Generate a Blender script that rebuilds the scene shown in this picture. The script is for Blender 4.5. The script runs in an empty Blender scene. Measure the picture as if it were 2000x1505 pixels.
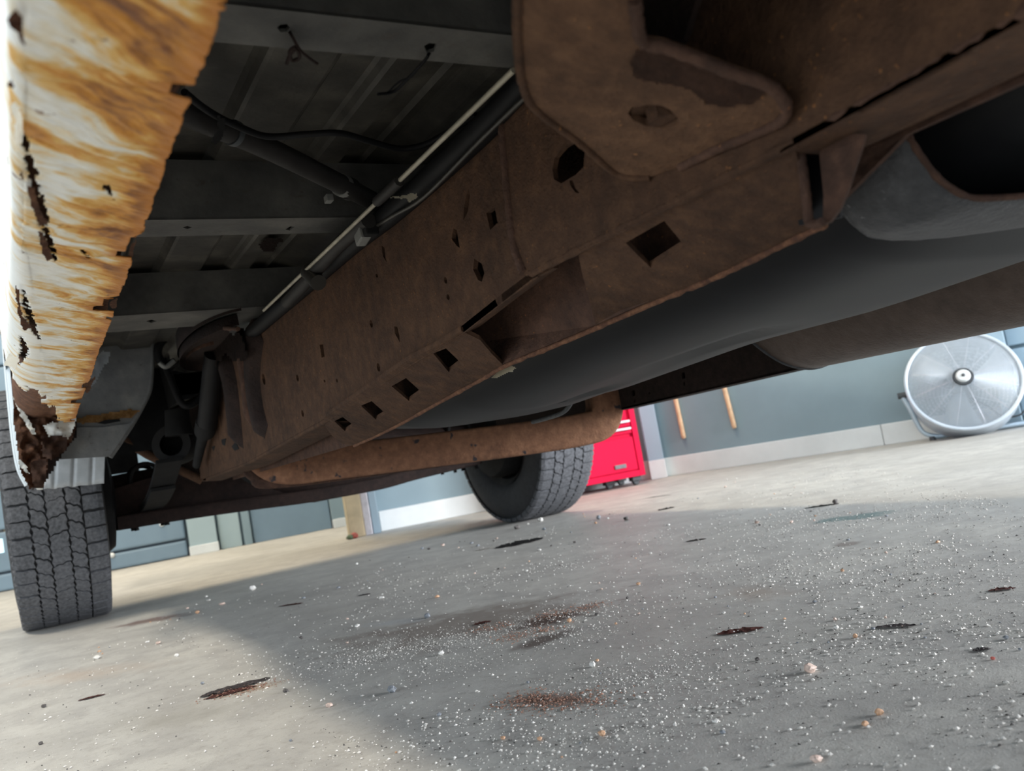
import bpy, bmesh, math, random
from math import sin, cos, pi, radians, sqrt, atan2
from mathutils import Vector, Matrix, noise

# ---------------------------------------------------------------- scene, camera, world, lights
sc = bpy.context.scene
COL = sc.collection
random.seed(7)
FPX, YAW, PITCH, ROLL, CAMH = 1648.0, radians(29.945), radians(4.533), radians(9.98), 0.2694
CAM = Vector((0, 0, CAMH))
FW = Vector((sin(YAW)*cos(PITCH), cos(YAW)*cos(PITCH), sin(PITCH)))
R0 = Vector((cos(YAW), -sin(YAW), 0)); U0 = R0.cross(FW)
RT = R0*cos(ROLL) - U0*sin(ROLL)
UP = U0*cos(ROLL) + R0*sin(ROLL)
cd = bpy.data.cameras.new('camera'); cam = bpy.data.objects.new('camera', cd); COL.objects.link(cam)
m = Matrix((RT, UP, -FW)).transposed().to_4x4(); m.translation = CAM; cam.matrix_world = m
cd.sensor_width = 36; cd.sensor_fit = 'HORIZONTAL'; cd.lens = FPX/2000*36
cd.clip_start = 0.01; cd.clip_end = 100
cd.dof.use_dof = True; cd.dof.focus_distance = 1.0; cd.dof.aperture_fstop = 9.0
sc.camera = cam
sc.view_settings.view_transform = 'Standard'; sc.view_settings.look = 'None'
sc.view_settings.gamma = 1; sc.view_settings.use_curve_mapping = False
sc.view_settings.exposure = 0.2
wd = bpy.data.worlds.new('world'); sc.world = wd; wd.use_nodes = True
wd.node_tree.nodes['Background'].inputs[0].default_value = (0.72, 0.86, 1.0, 1)
wd.node_tree.nodes['Background'].inputs[1].default_value = 0.74
def area(name, loc, target, sx, sy, power, color):
    ld = bpy.data.lights.new(name, 'AREA'); ld.shape = 'RECTANGLE'; ld.size = sx; ld.size_y = sy
    ld.energy = power; ld.color = color
    o = bpy.data.objects.new(name, ld); COL.objects.link(o); o.location = loc
    o.rotation_euler = (Vector(target)-Vector(loc)).to_track_quat('-Z', 'Y').to_euler()
    return o
area('ceiling_lamp_left', (-1.62, 1.6, 3.3), (-0.4, 1.6, 0), 1.8, 0.28, 104, (1.0, 0.90, 0.74))
area('ceiling_lamp_right', (1.95, 2.7, 3.2), (2.5, 2.6, 0), 1.0, 0.25, 45, (1.0, 0.84, 0.60))
area('ceiling_lamp_rear', (0.8, 5.15, 2.45), (0.9, 3.6, 0), 2.2, 0.3, 70, (1.0, 0.80, 0.52))
area('added_fill_left', (-3.2, 0.2, 1.2), (0.2, 0.8, 0.3), 3.0, 2.2, 56, (0.86, 0.94, 1.0))  # added soft cool fill from the left, brightens the rusted lower panel
area('open_door_daylight_right', (7.4, -4.5, 1.9), (0.9, 0.9, 0.0), 5.0, 3.2, 1900, (0.92, 0.95, 1.0))

# ---------------------------------------------------------------- measuring helpers (photo pixel -> point on a real plane)
RAKE = math.tan(radians(1.3))          # the truck sits slightly nose down
def ray(px, py): return FW + RT*((px-1000)/FPX) - UP*((py-752.5)/FPX)
def on_s(px, py, s): d = ray(px, py); return CAM + d*(s/d.x)
def on_y(px, py, y): d = ray(px, py); return CAM + d*(y/d.y)
def on_z(px, py, z=0.0): d = ray(px, py); return CAM + d*((z-CAMH)/d.z)
def on_w(px, py, w): d = ray(px, py); return CAM + d*((w-CAMH)/(d.z-RAKE*d.y))
def on_f(px, py, fn, lo=0.15, hi=6.0):
    d = ray(px, py); g = lambda t: fn(CAM + d*t)
    n = 400; a = lo; ga = g(a)
    for i in range(1, n+1):
        b = lo*(hi/lo)**(i/n); gb = g(b)
        if ga*gb <= 0:
            for _ in range(40):
                c = (a+b)/2
                if ga*g(c) <= 0: b = c
                else: a = c; ga = g(a)
            return CAM + d*((a+b)/2)
        a, ga = b, gb
    return CAM + d*1.0
def T(s, y, w): return Vector((s, y, w + RAKE*y))          # truck frame -> world
def wof(p): return p.z - RAKE*p.y
def mpp(p): return (p-CAM).dot(FW)/FPX                     # metres per photo pixel at p
def lerp_tab(tab, x):
    if x <= tab[0][0]: return tab[0][1]
    for (a, va), (b, vb) in zip(tab, tab[1:]):
        if x <= b: return va + (vb-va)*(x-a)/(b-a)
    return tab[-1][1]

# ---------------------------------------------------------------- materials
def N(nt, t, **kw):
    n = nt.nodes.new(t)
    for k, v in kw.items():
        if k.startswith('i_'):
            key = k[2:]; key = int(key) if key.isdigit() else key.replace('_', ' ')
            n.inputs[key].default_value = v
        else: setattr(n, k, v)
    return n
def new_mat(name, rough=0.6, metal=0.0, color=None, spec=0.5):
    mt = bpy.data.materials.new(name); mt.use_nodes = True
    b = mt.node_tree.nodes['Principled BSDF']
    b.inputs['Roughness'].default_value = rough; b.inputs['Metallic'].default_value = metal
    b.inputs['Specular IOR Level'].default_value = spec
    if color: b.inputs['Base Color'].default_value = (*color, 1)
    return mt, mt.node_tree, b
def lin(c): return tuple((x/255/12.92 if x/255 <= .04045 else ((x/255+.055)/1.055)**2.4) for x in c)
def ramp(nt, fac, stops, interp='LINEAR'):
    r = nt.nodes.new('ShaderNodeValToRGB'); r.color_ramp.interpolation = interp
    e = r.color_ramp.elements
    while len(e) < len(stops): e.new(0.5)
    for el, (p, c) in zip(e, stops): el.position = p; el.color = (*c, 1) if len(c) == 3 else c
    nt.links.new(fac, r.inputs[0]); return r.outputs[0]
def noise_tex(nt, vec, scale, detail=5, rough=0.55, dist=0.0):
    n = N(nt, 'ShaderNodeTexNoise'); n.inputs['Scale'].default_value = scale
    n.inputs['Detail'].default_value = detail; n.inputs['Roughness'].default_value = rough
    n.inputs['Distortion'].default_value = dist
    if vec is not None: nt.links.new(vec, n.inputs['Vector'])
    return n.outputs['Fac']
def mixc(nt, fac, a, b, mode='MIX'):
    n = nt.nodes.new('ShaderNodeMix'); n.data_type = 'RGBA'; n.blend_type = mode
    for s, v in ((n.inputs[0], fac), (n.inputs[6], a), (n.inputs[7], b)):
        if isinstance(v, (int, float)): s.default_value = v
        elif isinstance(v, tuple): s.default_value = (*v, 1) if len(v) == 3 else v
        else: nt.links.new(v, s)
    return n.outputs[2]
def mth(nt, op, a, b=None, c=None, clamp=False):
    n = nt.nodes.new('ShaderNodeMath'); n.operation = op; n.use_clamp = clamp
    for i, v in enumerate((a, b, c)):
        if v is None: continue
        if isinstance(v, (int, float)): n.inputs[i].default_value = v
        else: nt.links.new(v, n.inputs[i])
    return n.outputs[0]
def geo_pos(nt): return N(nt, 'ShaderNodeNewGeometry').outputs['Position']
def bump(nt, b, height, strength=0.4, dist=0.01):
    n = nt.nodes.new('ShaderNodeBump'); n.inputs['Strength'].default_value = strength
    n.inputs['Distance'].default_value = dist
    nt.links.new(height, n.inputs['Height']); nt.links.new(n.outputs[0], b.inputs['Normal'])

def rust_mat(name, dark, mid, light, fleck, scale=1.0, fleck_amt=0.66, rough=0.85, spots=None):
    mt, nt, b = new_mat(name, rough, spec=0.25); P = geo_pos(nt)
    n1 = noise_tex(nt, P, 9*scale, 6, .6); n2 = noise_tex(nt, P, 60*scale, 5, .65); n3 = noise_tex(nt, P, 230*scale, 3, .6)
    c = ramp(nt, n1, [(0.32, dark), (0.52, mid), (0.72, light)])
    c = mixc(nt, 0.55, c, ramp(nt, n2, [(0.3, dark), (0.5, mid), (0.68, light)]))
    f = ramp(nt, n3, [(fleck_amt, (0, 0, 0)), (fleck_amt+.07, (1, 1, 1))])
    g = ramp(nt, n1, [(0.46, (0, 0, 0)), (0.62, (1, 1, 1))])
    c = mixc(nt, mixc(nt, 1.0, f, g, 'MULTIPLY'), c, fleck)
    if spots:
        n4 = noise_tex(nt, P, 34, 2, .5)
        s = ramp(nt, n4, [(0.66, (0, 0, 0)), (0.70, (1, 1, 1))])
        c = mixc(nt, s, c, spots)
    nt.links.new(c, b.inputs['Base Color'])
    bump(nt, b, mth(nt, 'ADD', mth(nt, 'MULTIPLY', n2, 0.7), mth(nt, 'MULTIPLY', n3, 0.45)), 0.55, 0.006)
    return mt
M = {}
M['rust'] = rust_mat('frame_rust', (.029, .0158, .0098), (.064, .0325, .0188), (.112, .058, .031), (.30, .13, .045))
M['rust_red'] = rust_mat('bracket_rust', (.03, .017, .013), (.068, .036, .025), (.12, .063, .042), (.34, .14, .05))
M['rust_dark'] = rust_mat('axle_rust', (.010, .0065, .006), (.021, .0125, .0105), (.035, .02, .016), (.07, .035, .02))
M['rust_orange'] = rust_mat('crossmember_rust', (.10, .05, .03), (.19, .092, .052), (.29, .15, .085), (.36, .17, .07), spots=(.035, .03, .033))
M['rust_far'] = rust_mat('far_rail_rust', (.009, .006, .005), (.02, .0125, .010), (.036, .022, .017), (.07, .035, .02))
M['rust_flake'] = rust_mat('flake_rust', (.05, .026, .02), (.13, .06, .035), (.26, .13, .07), (.5, .26, .1), scale=2.5)
M['rust_bright'] = rust_mat('bright_rust', (.16, .08, .03), (.36, .19, .065), (.5, .33, .16), (.6, .3, .08), scale=2)
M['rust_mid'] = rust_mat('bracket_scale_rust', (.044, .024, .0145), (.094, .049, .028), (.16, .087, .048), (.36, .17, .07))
M['shield'] = rust_mat('heat_shield_metal', (.066, .048, .039), (.10, .073, .059), (.13, .098, .082), (.1, .08, .06), rough=.5)
M['band'] = rust_mat('band_coated_steel', (.03, .031, .034), (.055, .056, .06), (.10, .102, .108), (.4, .4, .42), scale=1.4, rough=.5)

def galv(name, a, b_, c, rough=.55):
    mt, nt, b = new_mat(name, rough, spec=.4); P = geo_pos(nt)
    n1 = noise_tex(nt, P, 14, 6, .6); n2 = noise_tex(nt, P, 90, 4, .6)
    col = ramp(nt, n1, [(0.35, a), (0.52, b_), (0.7, c)])
    col = mixc(nt, ramp(nt, n2, [(0.6, (0, 0, 0)), (0.75, (.6, .6, .6))]), col, (.055, .04, .03))
    nt.links.new(col, b.inputs['Base Color']); bump(nt, b, n2, .2, .003); return mt
M['floorpan'] = galv('bed_floor_zinc', (.029, .0265, .023), (.051, .047, .040), (.105, .097, .080))
M['sill'] = galv('sill_zinc', (.052, .051, .049), (.086, .084, .078), (.135, .13, .118))
M['panel'] = galv('wheelhouse_paint', (.11, .113, .116), (.155, .158, .158), (.22, .22, .21))
def simple(name, color, rough=.6, metal=0., nscale=25, var=.25, bumpn=0, spec=.5):
    mt, nt, b = new_mat(name, rough, metal, spec=spec); P = geo_pos(nt)
    n1 = noise_tex(nt, P, nscale, 5, .6)
    lo = tuple(x*(1-var) for x in color); hi = tuple(min(1, x*(1+var)) for x in color)
    nt.links.new(ramp(nt, n1, [(0.3, lo), (0.7, hi)]), b.inputs['Base Color'])
    if bumpn: bump(nt, b, n1, bumpn, .004)
    return mt
M['tank'] = simple('tank_plastic', (.0082, .0086, .010), .52, nscale=12, var=.25, spec=.22)
M['tank_lip'] = simple('tank_lip_plastic', (.075, .078, .08), .5, nscale=90, var=.5, bumpn=.5)
M['black'] = simple('black_rubber', (.006, .006, .007), .6, nscale=40, spec=.2)
M['hose'] = simple('filler_hose_rubber', (.024, .022, .021), .6, nscale=40, spec=.25)
M['line'] = simple('fuel_line_steel', (.36, .33, .26), .45, .1, nscale=40)
M['line_dark'] = simple('brake_line_dark', (.04, .037, .032), .4, .2, nscale=40)
M['tape'] = simple('masking_tape', (.42, .38, .29), .7, nscale=60, var=.15)
M['nylon'] = simple('grey_nylon', (.19, .19, .18), .5, nscale=60, var=.15)
M['tyre'] = simple('tyre_rubber', (.03, .0305, .033), .75, nscale=60, var=.3, bumpn=.2)
M['tread'] = simple('tread_rubber', (.088, .091, .10), .85, nscale=120, var=.45, bumpn=.5)
M['rim'] = simple('dirty_steel_rim', (.03, .028, .026), .6, .2, nscale=30, var=.5)
M['drum'] = simple('brake_dark', (.010, .0095, .0095), .7, nscale=30, var=.4, spec=.2)
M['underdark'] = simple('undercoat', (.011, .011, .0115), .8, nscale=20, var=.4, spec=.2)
M['white_paint'] = simple('white_car_paint', (.60, .66, .70), .18, nscale=6, var=.04)
M['flap'] = simple('mudflap_white', (.40, .42, .435), .55, nscale=30, var=.15)
M['wallpaint'] = simple('wall_blue_grey', (.225, .302, .338), .75, nscale=2.5, var=.07)
M['wallpale'] = simple('wall_pale_blue', (.30, .40, .47), .6, nscale=2, var=.06)
M['base'] = simple('base_white', (.68, .705, .70), .6, nscale=5, var=.08)
M['doorblue'] = simple('door_blue', (.185, .265, .335), .45, nscale=4, var=.08)
M['doorgap'] = simple('door_gap', (.09, .12, .145), .6, nscale=4)
M['postpale'] = simple('post_pale', (.36, .455, .48), .6, nscale=4, var=.06)
M['wood'] = simple('broom_wood', (.72, .47, .28), .55, nscale=30, var=.15)
M['timber'] = simple('timber_tan', (.56, .46, .30), .7, nscale=12, var=.2)
M['track'] = simple('door_track_steel', (.62, .60, .64), .4, .3, nscale=30, var=.15)
M['red'] = simple('red_enamel', (.66, .0025, .046), .65, nscale=4, var=.05, spec=.15)
M['reddark'] = simple('red_recess', (.40, .006, .025), .4, nscale=4, var=.05)
M['chrome'] = simple('pale_metal', (.48, .46, .49), .3, .6, nscale=20, var=.08)
M['chrome_b'] = simple('blue_grey_tube', (.50, .60, .68), .35, .5, nscale=20, var=.1)
M['wire'] = simple('cage_wire', (.58, .64, .70), .35, .3, nscale=20, var=.06)
M['darkgrey'] = simple('dark_grey_plastic', (.05, .055, .06), .5, nscale=30)
M['grate'] = simple('badge_grey', (.13, .12, .13), .5, nscale=30)
M['blade'] = simple('fan_blade', (.42, .47, .52), .45, .1, nscale=10, var=.08)
M['glass_day'] = None

def concrete():
    mt, nt, b = new_mat('concrete', .56, spec=.4); P = geo_pos(nt)
    sep = N(nt, 'ShaderNodeSeparateXYZ'); nt.links.new(P, sep.inputs[0])
    n0 = noise_tex(nt, P, 1.6, 6, .6); n1 = noise_tex(nt, P, 11, 6, .65, .4); n2 = noise_tex(nt, P, 420, 3, .7); n3 = noise_tex(nt, P, 75, 5, .7)
    c = ramp(nt, n0, [(0.3, (.40, .385, .35)), (0.5, (.49, .475, .44)), (0.7, (.56, .54, .49))])
    c = mixc(nt, ramp(nt, n1, [(0.36, (.75, .75, .75)), (0.60, (0, 0, 0))]), c, (.36, .345, .325))
    c = mixc(nt, ramp(nt, n3, [(0.52, (0, 0, 0)), (0.72, (.55, .55, .55))]), c, (.27, .245, .22))
    c = mixc(nt, ramp(nt, n2, [(0.62, (0, 0, 0)), (0.70, (.7, .7, .7))]), c, (.18, .165, .15))
    c = mixc(nt, ramp(nt, n2, [(0.30, (.6, .6, .6)), (0.37, (0, 0, 0))]), c, (.66, .64, .60))
    wob = mth(nt, 'MULTIPLY', mth(nt, 'SUBTRACT', noise_tex(nt, P, 22, 5, .65), .5), 1.7)
    wob2 = mth(nt, 'MULTIPLY', mth(nt, 'SUBTRACT', noise_tex(nt, P, 4, 3, .6), .5), 1.2)
    def stain(c, cx, cy, rx, ry, ang, col, amt, soft=.35):
        dx = mth(nt, 'SUBTRACT', sep.outputs[0], cx); dy = mth(nt, 'SUBTRACT', sep.outputs[1], cy)
        ca, sa = cos(ang), sin(ang)
        u = mth(nt, 'DIVIDE', mth(nt, 'ADD', mth(nt, 'MULTIPLY', dx, ca), mth(nt, 'MULTIPLY', dy, sa)), rx)
        v = mth(nt, 'DIVIDE', mth(nt, 'SUBTRACT', mth(nt, 'MULTIPLY', dy, ca), mth(nt, 'MULTIPLY', dx, sa)), ry)
        r = mth(nt, 'SQRT', mth(nt, 'ADD', mth(nt, 'MULTIPLY', u, u), mth(nt, 'MULTIPLY', v, v)))
        r = mth(nt, 'ADD', mth(nt, 'ADD', r, wob), wob2)
        k = mth(nt, 'MULTIPLY', mth(nt, 'DIVIDE', mth(nt, 'SUBTRACT', 1.0, r), soft, clamp=True), amt, clamp=True)
        return mixc(nt, k, c, col)
    def px_stain(c, a, b_, rb, col, amt, soft=.35):       # a, b: ends of the long axis on the floor
        A, B = on_z(*a), on_z(*b_); d = B-A; mid = (A+B)/2
        return stain(c, mid.x, mid.y, d.length/2, rb, atan2(d.y, d.x), col, amt, soft)
    c = px_stain(c, (620, 1265), (1170, 1175), .17, (.20, .165, .14), .75, .6)
    c = px_stain(c, (960, 1240), (1185, 1180), .06, (.085, .055, .043), .95, .5)
    c = px_stain(c, (1000, 1270), (1120, 1225), .03, (.08, .055, .045), .8, .6)
    c = px_stain(c, (210, 1225), (390, 1195), .06, (.13, .06, .05), .75, .6)
    c = px_stain(c, (390, 1365), (560, 1330), .03, (.3, .19, .1), .7, .8)
    c = px_stain(c, (990, 1365), (1190, 1370), .022, (.2, .1, .07), .75, .7)
    c = px_stain(c, (1390, 1150), (1560, 1165), .06, (.3, .23, .18), .5, .8)
    c = px_stain(c, (1620, 1065), (1690, 1058), .03, (.2, .16, .14), .7, .5)
    c = px_stain(c, (1590, 1020), (1755, 998), .045, (.16, .22, .21), .95, .3)
    c = px_stain(c, (700, 1222), (840, 1208), .03, (.42, .43, .43), .7, .5)
    c = px_stain(c, (200, 1420), (500, 1380), .08, (.30, .28, .24), .5, .9)
    c = px_stain(c, (0, 1330), (330, 1300), .08, (.44, .33, .25), .45, .9)
    nt.links.new(c, b.inputs['Base Color'])
    bump(nt, b, mth(nt, 'ADD', mth(nt, 'MULTIPLY', n3, .7), mth(nt, 'MULTIPLY', n2, .5)), .35, .003)
    return mt
M['concrete'] = concrete()

def rotten_paint():
    """white sill paint with diagonal rust streaks; UV = metres along the truck, 0..1 across from outer side to hem"""
    mt, nt, b = new_mat('rotten_white_paint', .5, spec=.4)
    uv = N(nt, 'ShaderNodeUVMap', uv_map='panel'); sep = N(nt, 'ShaderNodeSeparateXYZ'); nt.links.new(uv.outputs[0], sep.inputs[0])
    u, v = sep.outputs[0], sep.outputs[1]; P = geo_pos(nt)
    warp = mth(nt, 'MULTIPLY', mth(nt, 'SUBTRACT', noise_tex(nt, P, 16, 3, .5), .5), .05)
    p = mth(nt, 'ADD', mth(nt, 'SUBTRACT', u, mth(nt, 'MULTIPLY', v, .095)), warp)
    def streak(k1, k2, det=5, off=0.0):
        cb = N(nt, 'ShaderNodeCombineXYZ'); nt.links.new(mth(nt, 'MULTIPLY_ADD', p, k1, off), cb.inputs[0])
        nt.links.new(mth(nt, 'MULTIPLY', v, k2), cb.inputs[1]); return noise_tex(nt, cb.outputs[0], 1.0, det, .6)
    s1 = streak(20, 1.2, 6); s2 = streak(62, 1.8, 5, 7.3); s3 = streak(260, 5, 4, 3.1)
    blot = noise_tex(nt, P, 26, 5, .6)
    hem = mth(nt, 'POWER', v, 3.5)
    k = mth(nt, 'ADD', mth(nt, 'MULTIPLY', s1, .62), mth(nt, 'MULTIPLY', s2, .34))
    k = mth(nt, 'ADD', k, mth(nt, 'MULTIPLY', blot, .30)); k = mth(nt, 'ADD', k, mth(nt, 'MULTIPLY', s3, .08))
    k = mth(nt, 'ADD', k, mth(nt, 'MULTIPLY', hem, .17)); k = mth(nt, 'SUBTRACT', k, mth(nt, 'MULTIPLY', mth(nt, 'DIVIDE', mth(nt, 'SUBTRACT', u, .55), .4, clamp=True), .035)); k = mth(nt, 'SUBTRACT', k, mth(nt, 'MULTIPLY', mth(nt, 'DIVIDE', mth(nt, 'SUBTRACT', .34, v), .16, clamp=True), .13))
    c = ramp(nt, k, [(0.625, (.80, .80, .76)), (0.675, (.74, .67, .52)), (0.725, (.70, .43, .13)), (0.78, (.56, .24, .035)), (0.85, (.20, .07, .02)), (0.92, (.06, .025, .015))])
    sp = noise_tex(nt, P, 70, 3, .6)
    c = mixc(nt, ramp(nt, sp, [(0.68, (0, 0, 0)), (0.74, (.85, .85, .85))]), c, (.16, .065, .03))
    edge = ramp(nt, mth(nt, 'ADD', v, mth(nt, 'MULTIPLY', mth(nt, 'SUBTRACT', s2, .5), .14)), [(0.90, (0, 0, 0)), (0.985, (1, 1, 1))])
    c = mixc(nt, edge, c, (.46, .175, .03))
    nt.links.new(c, b.inputs['Base Color'])
    bump(nt, b, mth(nt, 'ADD', mth(nt, 'MULTIPLY', s2, .8), mth(nt, 'MULTIPLY', s3, .5)), .55, .004)
    return mt
M['rotten'] = rotten_paint()

# ---------------------------------------------------------------- mesh helpers
def mesh_obj(name, verts, faces, mat, parent=None, smooth=False, uvs=None):
    me = bpy.data.meshes.new(name); me.from_pydata([tuple(v) for v in verts], [], faces)
    if uvs:
        l = me.uv_layers.new(name='panel')
        for lp in me.loops: l.data[lp.index].uv = uvs[lp.vertex_index]
    me.validate(); me.update()
    return fin(name, me, mat, parent, smooth)
def fin(name, me, mat, parent=None, smooth=False):
    if mat: me.materials.append(M[mat] if isinstance(mat, str) else mat)
    if smooth:
        for p in me.polygons: p.use_smooth = True
    o = bpy.data.objects.new(name, me); COL.objects.link(o)
    if parent is not None: adopt(o, parent)
    return o
def adopt(o, parent):
    o.parent = parent
    mw = Matrix.Translation(parent['_w']) if '_w' in parent else Matrix()
    o.matrix_parent_inverse = mw.inverted()
def bm_obj(name, bm, mat, parent=None, smooth=False, angle=None):
    bmesh.ops.recalc_face_normals(bm, faces=bm.faces)
    me = bpy.data.meshes.new(name); bm.to_mesh(me); bm.free()
    if smooth and angle:
        o = fin(name, me, mat, parent, True)
        me.set_sharp_from_angle(angle=angle); return o
    return fin(name, me, mat, parent, smooth)
def thing(name, label, cat, loc=(0, 0, 0), group=None):
    o = bpy.data.objects.new(name, None); COL.objects.link(o); o.empty_display_size = .1
    o.location = loc; o['_w'] = tuple(loc); o['label'] = label; o['category'] = cat
    if group: o['group'] = group
    return o
def tag(o, label, cat, group=None):
    o['label'] = label; o['category'] = cat
    if group: o['group'] = group
    return o
def struct(o): o['kind'] = 'structure'; return o
def center_origin(o):
    me = o.data; n = len(me.vertices); c = sum((v.co for v in me.vertices), Vector())/n
    c.z = min(v.co.z for v in me.vertices)
    for v in me.vertices: v.co -= c
    o.location = c; return o

def smooth_path(pts, n=6):
    pts = [Vector(p) for p in pts]; out = []
    for i in range(len(pts)-1):
        p0 = pts[max(i-1, 0)]; p1 = pts[i]; p2 = pts[i+1]; p3 = pts[min(i+2, len(pts)-1)]
        for k in range(n):
            t = k/n
            out.append(0.5*((2*p1)+(p2-p0)*t+(2*p0-5*p1+4*p2-p3)*t*t+(3*p1-p0-3*p2+p3)*t**3))
    out.append(pts[-1]); return out
def tube_bm(bm, path, r, seg=10, cap=True):
    path = [Vector(p) for p in path]; n = len(path); rings = []; up = None
    for i, p in enumerate(path):
        t = (path[min(i+1, n-1)]-path[max(i-1, 0)]).normalized()
        if up is None:
            up = Vector((0, 0, 1)) if abs(t.z) < .9 else Vector((1, 0, 0))
        a = t.cross(up).normalized(); b2 = a.cross(t).normalized(); up = b2
        rr = r[i] if isinstance(r, (list, tuple)) else r
        rings.append([bm.verts.new(p + a*(cos(2*pi*k/seg)*rr) + b2*(sin(2*pi*k/seg)*rr)) for k in range(seg)])
    for A, B in zip(rings, rings[1:]):
        for k in range(seg): bm.faces.new((A[k], A[(k+1) % seg], B[(k+1) % seg], B[k]))
    if cap:
        bm.faces.new(rings[0][::-1]); bm.faces.new(rings[-1])
def tube(name, path, r, mat, parent=None, seg=10):
    bm = bmesh.new(); tube_bm(bm, path, r, seg); return bm_obj(name, bm, mat, parent, True, radians(50))
def box_bm(bm, mtx, sx, sy, sz, bev=0.0, seg=2):
    r = bmesh.ops.create_cube(bm, size=1.0, matrix=mtx @ Matrix.Diagonal((sx, sy, sz, 1)))
    if bev:
        es = list({e for v in r['verts'] for e in v.link_edges})
        bmesh.ops.bevel(bm, geom=es, offset=bev, segments=seg, affect='EDGES', profile=.6)
def box(name, mtx, sx, sy, sz, mat, parent=None, bev=0.003):
    bm = bmesh.new(); box_bm(bm, mtx, sx, sy, sz, bev); return bm_obj(name, bm, mat, parent)
def frame(o, x, z=Vector((0, 0, 1))):
    x = Vector(x).normalized(); z = Vector(z); y = z.cross(x).normalized(); z = x.cross(y).normalized()
    mm = Matrix((x, y, z)).transposed().to_4x4(); mm.translation = Vector(o); return mm
def plate(name, outer, holes, off, mat, parent=None, jag=0.0):
    """flat or gently bent sheet from 3D loops, with real holes and thickness off (vector)"""
    bm = bmesh.new(); edges = []
    off = Vector(off); nn = off.normalized()
    a = Vector((0, 0, 1)) if abs(nn.z) < .9 else Vector((0, 1, 0))
    ex = a.cross(nn).normalized(); ey = nn.cross(ex)
    store = {}
    for loop in [outer]+list(holes):
        vs = []
        for p in loop:
            p = Vector(p); v = bm.verts.new((p.dot(ex), p.dot(ey), 0)); store[v] = p; vs.append(v)
        for i in range(len(vs)): edges.append(bm.edges.new((vs[i], vs[(i+1) % len(vs)])))
    bmesh.ops.triangle_fill(bm, use_beauty=True, use_dissolve=False, edges=edges, normal=(0, 0, 1))
    for v in bm.verts: v.co = store[v] if v in store else v.co
    r = bmesh.ops.extrude_face_region(bm, geom=list(bm.faces))
    for v in r['geom']:
        if isinstance(v, bmesh.types.BMVert): v.co += off
    return bm_obj(name, bm, mat, parent)
def grid(name, fn, nu, nv, mat, parent=None, smooth=True, uvfn=None, keep=None, thick=0.0):
    verts, uvs, faces = [], [], []
    for i in range(nu+1):
        for j in range(nv+1):
            verts.append(fn(i/nu, j/nv)); uvs.append(uvfn(i/nu, j/nv) if uvfn else (i/nu, j/nv))
    for i in range(nu):
        for j in range(nv):
            if keep and not keep((i+.5)/nu, (j+.5)/nv): continue
            a = i*(nv+1)+j; faces.append((a, a+1, a+nv+2, a+nv+1))
    o = mesh_obj(name, verts, faces, mat, parent, smooth, uvs)
    if thick:
        md = o.modifiers.new('thickness', 'SOLIDIFY'); md.thickness = thick; md.offset = 0
    return o
def lathe(bm, prof, seg, mtx, a0=0, a1=2*pi):
    """prof: (axial, radius) pairs, revolved round local x"""
    rings = []; full = abs(a1-a0-2*pi) < 1e-6; n = seg if full else seg+1
    for k in range(n):
        a = a0+(a1-a0)*k/seg
        rings.append([bm.verts.new(mtx @ Vector((x, r*cos(a), r*sin(a)))) for x, r in prof])
    for k in range(seg):
        A, B = rings[k], rings[(k+1) % n]
        for j in range(len(prof)-1): bm.faces.new((A[j], A[j+1], B[j+1], B[j]))
def circle3(c, ax, ay, r, n=16): return [Vector(c)+Vector(ax)*(cos(2*pi*k/n)*r)+Vector(ay)*(sin(2*pi*k/n)*r) for k in range(n)]

# ================================================================ THE ROOM
def quad_wall(name, a, b, z0, z1, th, mat):
    """upright slab from a to b (floor points); th = thickness away from the camera"""
    a = Vector((a[0], a[1], 0)); b = Vector((b[0], b[1], 0)); d = (b-a).normalized(); n = Vector((-d.y, d.x, 0))
    mt = frame((a+b)/2 + n*(th/2) + Vector((0, 0, (z0+z1)/2)), d)
    return box(name, mt, (b-a).length, abs(th), z1-z0, mat, None, 0)
A0, A1 = Vector((1.458, 4.08, 0)), Vector((2.93, 3.745, 0))
B0, B1 = Vector((2.97, 3.67, 0)), Vector((3.79, 2.19, 0))
dA = (A1-A0).normalized(); nA = Vector((-dA.y, dA.x, 0)); nA = nA if nA.dot(A0) > 0 else -nA
dB = (B1-B0).normalized(); nB = Vector((-dB.y, dB.x, 0)); nB = nB if nB.dot(B0) > 0 else -nB
BX = B0 + dB*(B1-B0).length*1.0
def wall_pt(px, py, o, n, off=0.0):            # pixel -> point on the upright plane through o with normal n
    d = ray(px, py); o = Vector(o)-n*off; return CAM + d*((o-CAM).dot(n)/d.dot(n))
fl = mesh_obj('floor', [(-7, -5, 0), (8, -5, 0), (8, 9, 0), (-7, 9, 0)], [(0, 1, 2, 3)], 'concrete'); struct(fl)
struct(quad_wall('wall_back', A0, A1, 0, 3.2, .12, 'wallpaint'))
doorB = wall_pt(1957, 800, B0, nB); doorB.z = 0
struct(quad_wall('wall_right', B0, doorB, 0, 3.2, .12, 'wallpaint'))
# roller shutter past the end of the right wall
d2 = struct(box('door_2', frame(doorB + dB*.9 + nB*.10 + Vector((0, 0, 1.3)), dB), 1.8, .03, 2.6, 'wallpaint', None, 0))
for k in range(16):
    sl = box('slat', frame(doorB + dB*.92 + nB*.07 + Vector((0, 0, .11+k*.16)), dB), 1.7, .03, .145, 'wallpale', d2, .008)
tr = box('trim_2', frame(doorB + dB*.035 - nB*.01 + Vector((0, 0, 1.35)), dB), .07, .10, 2.7, 'wallpale', None, .004); struct(tr)
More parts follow.
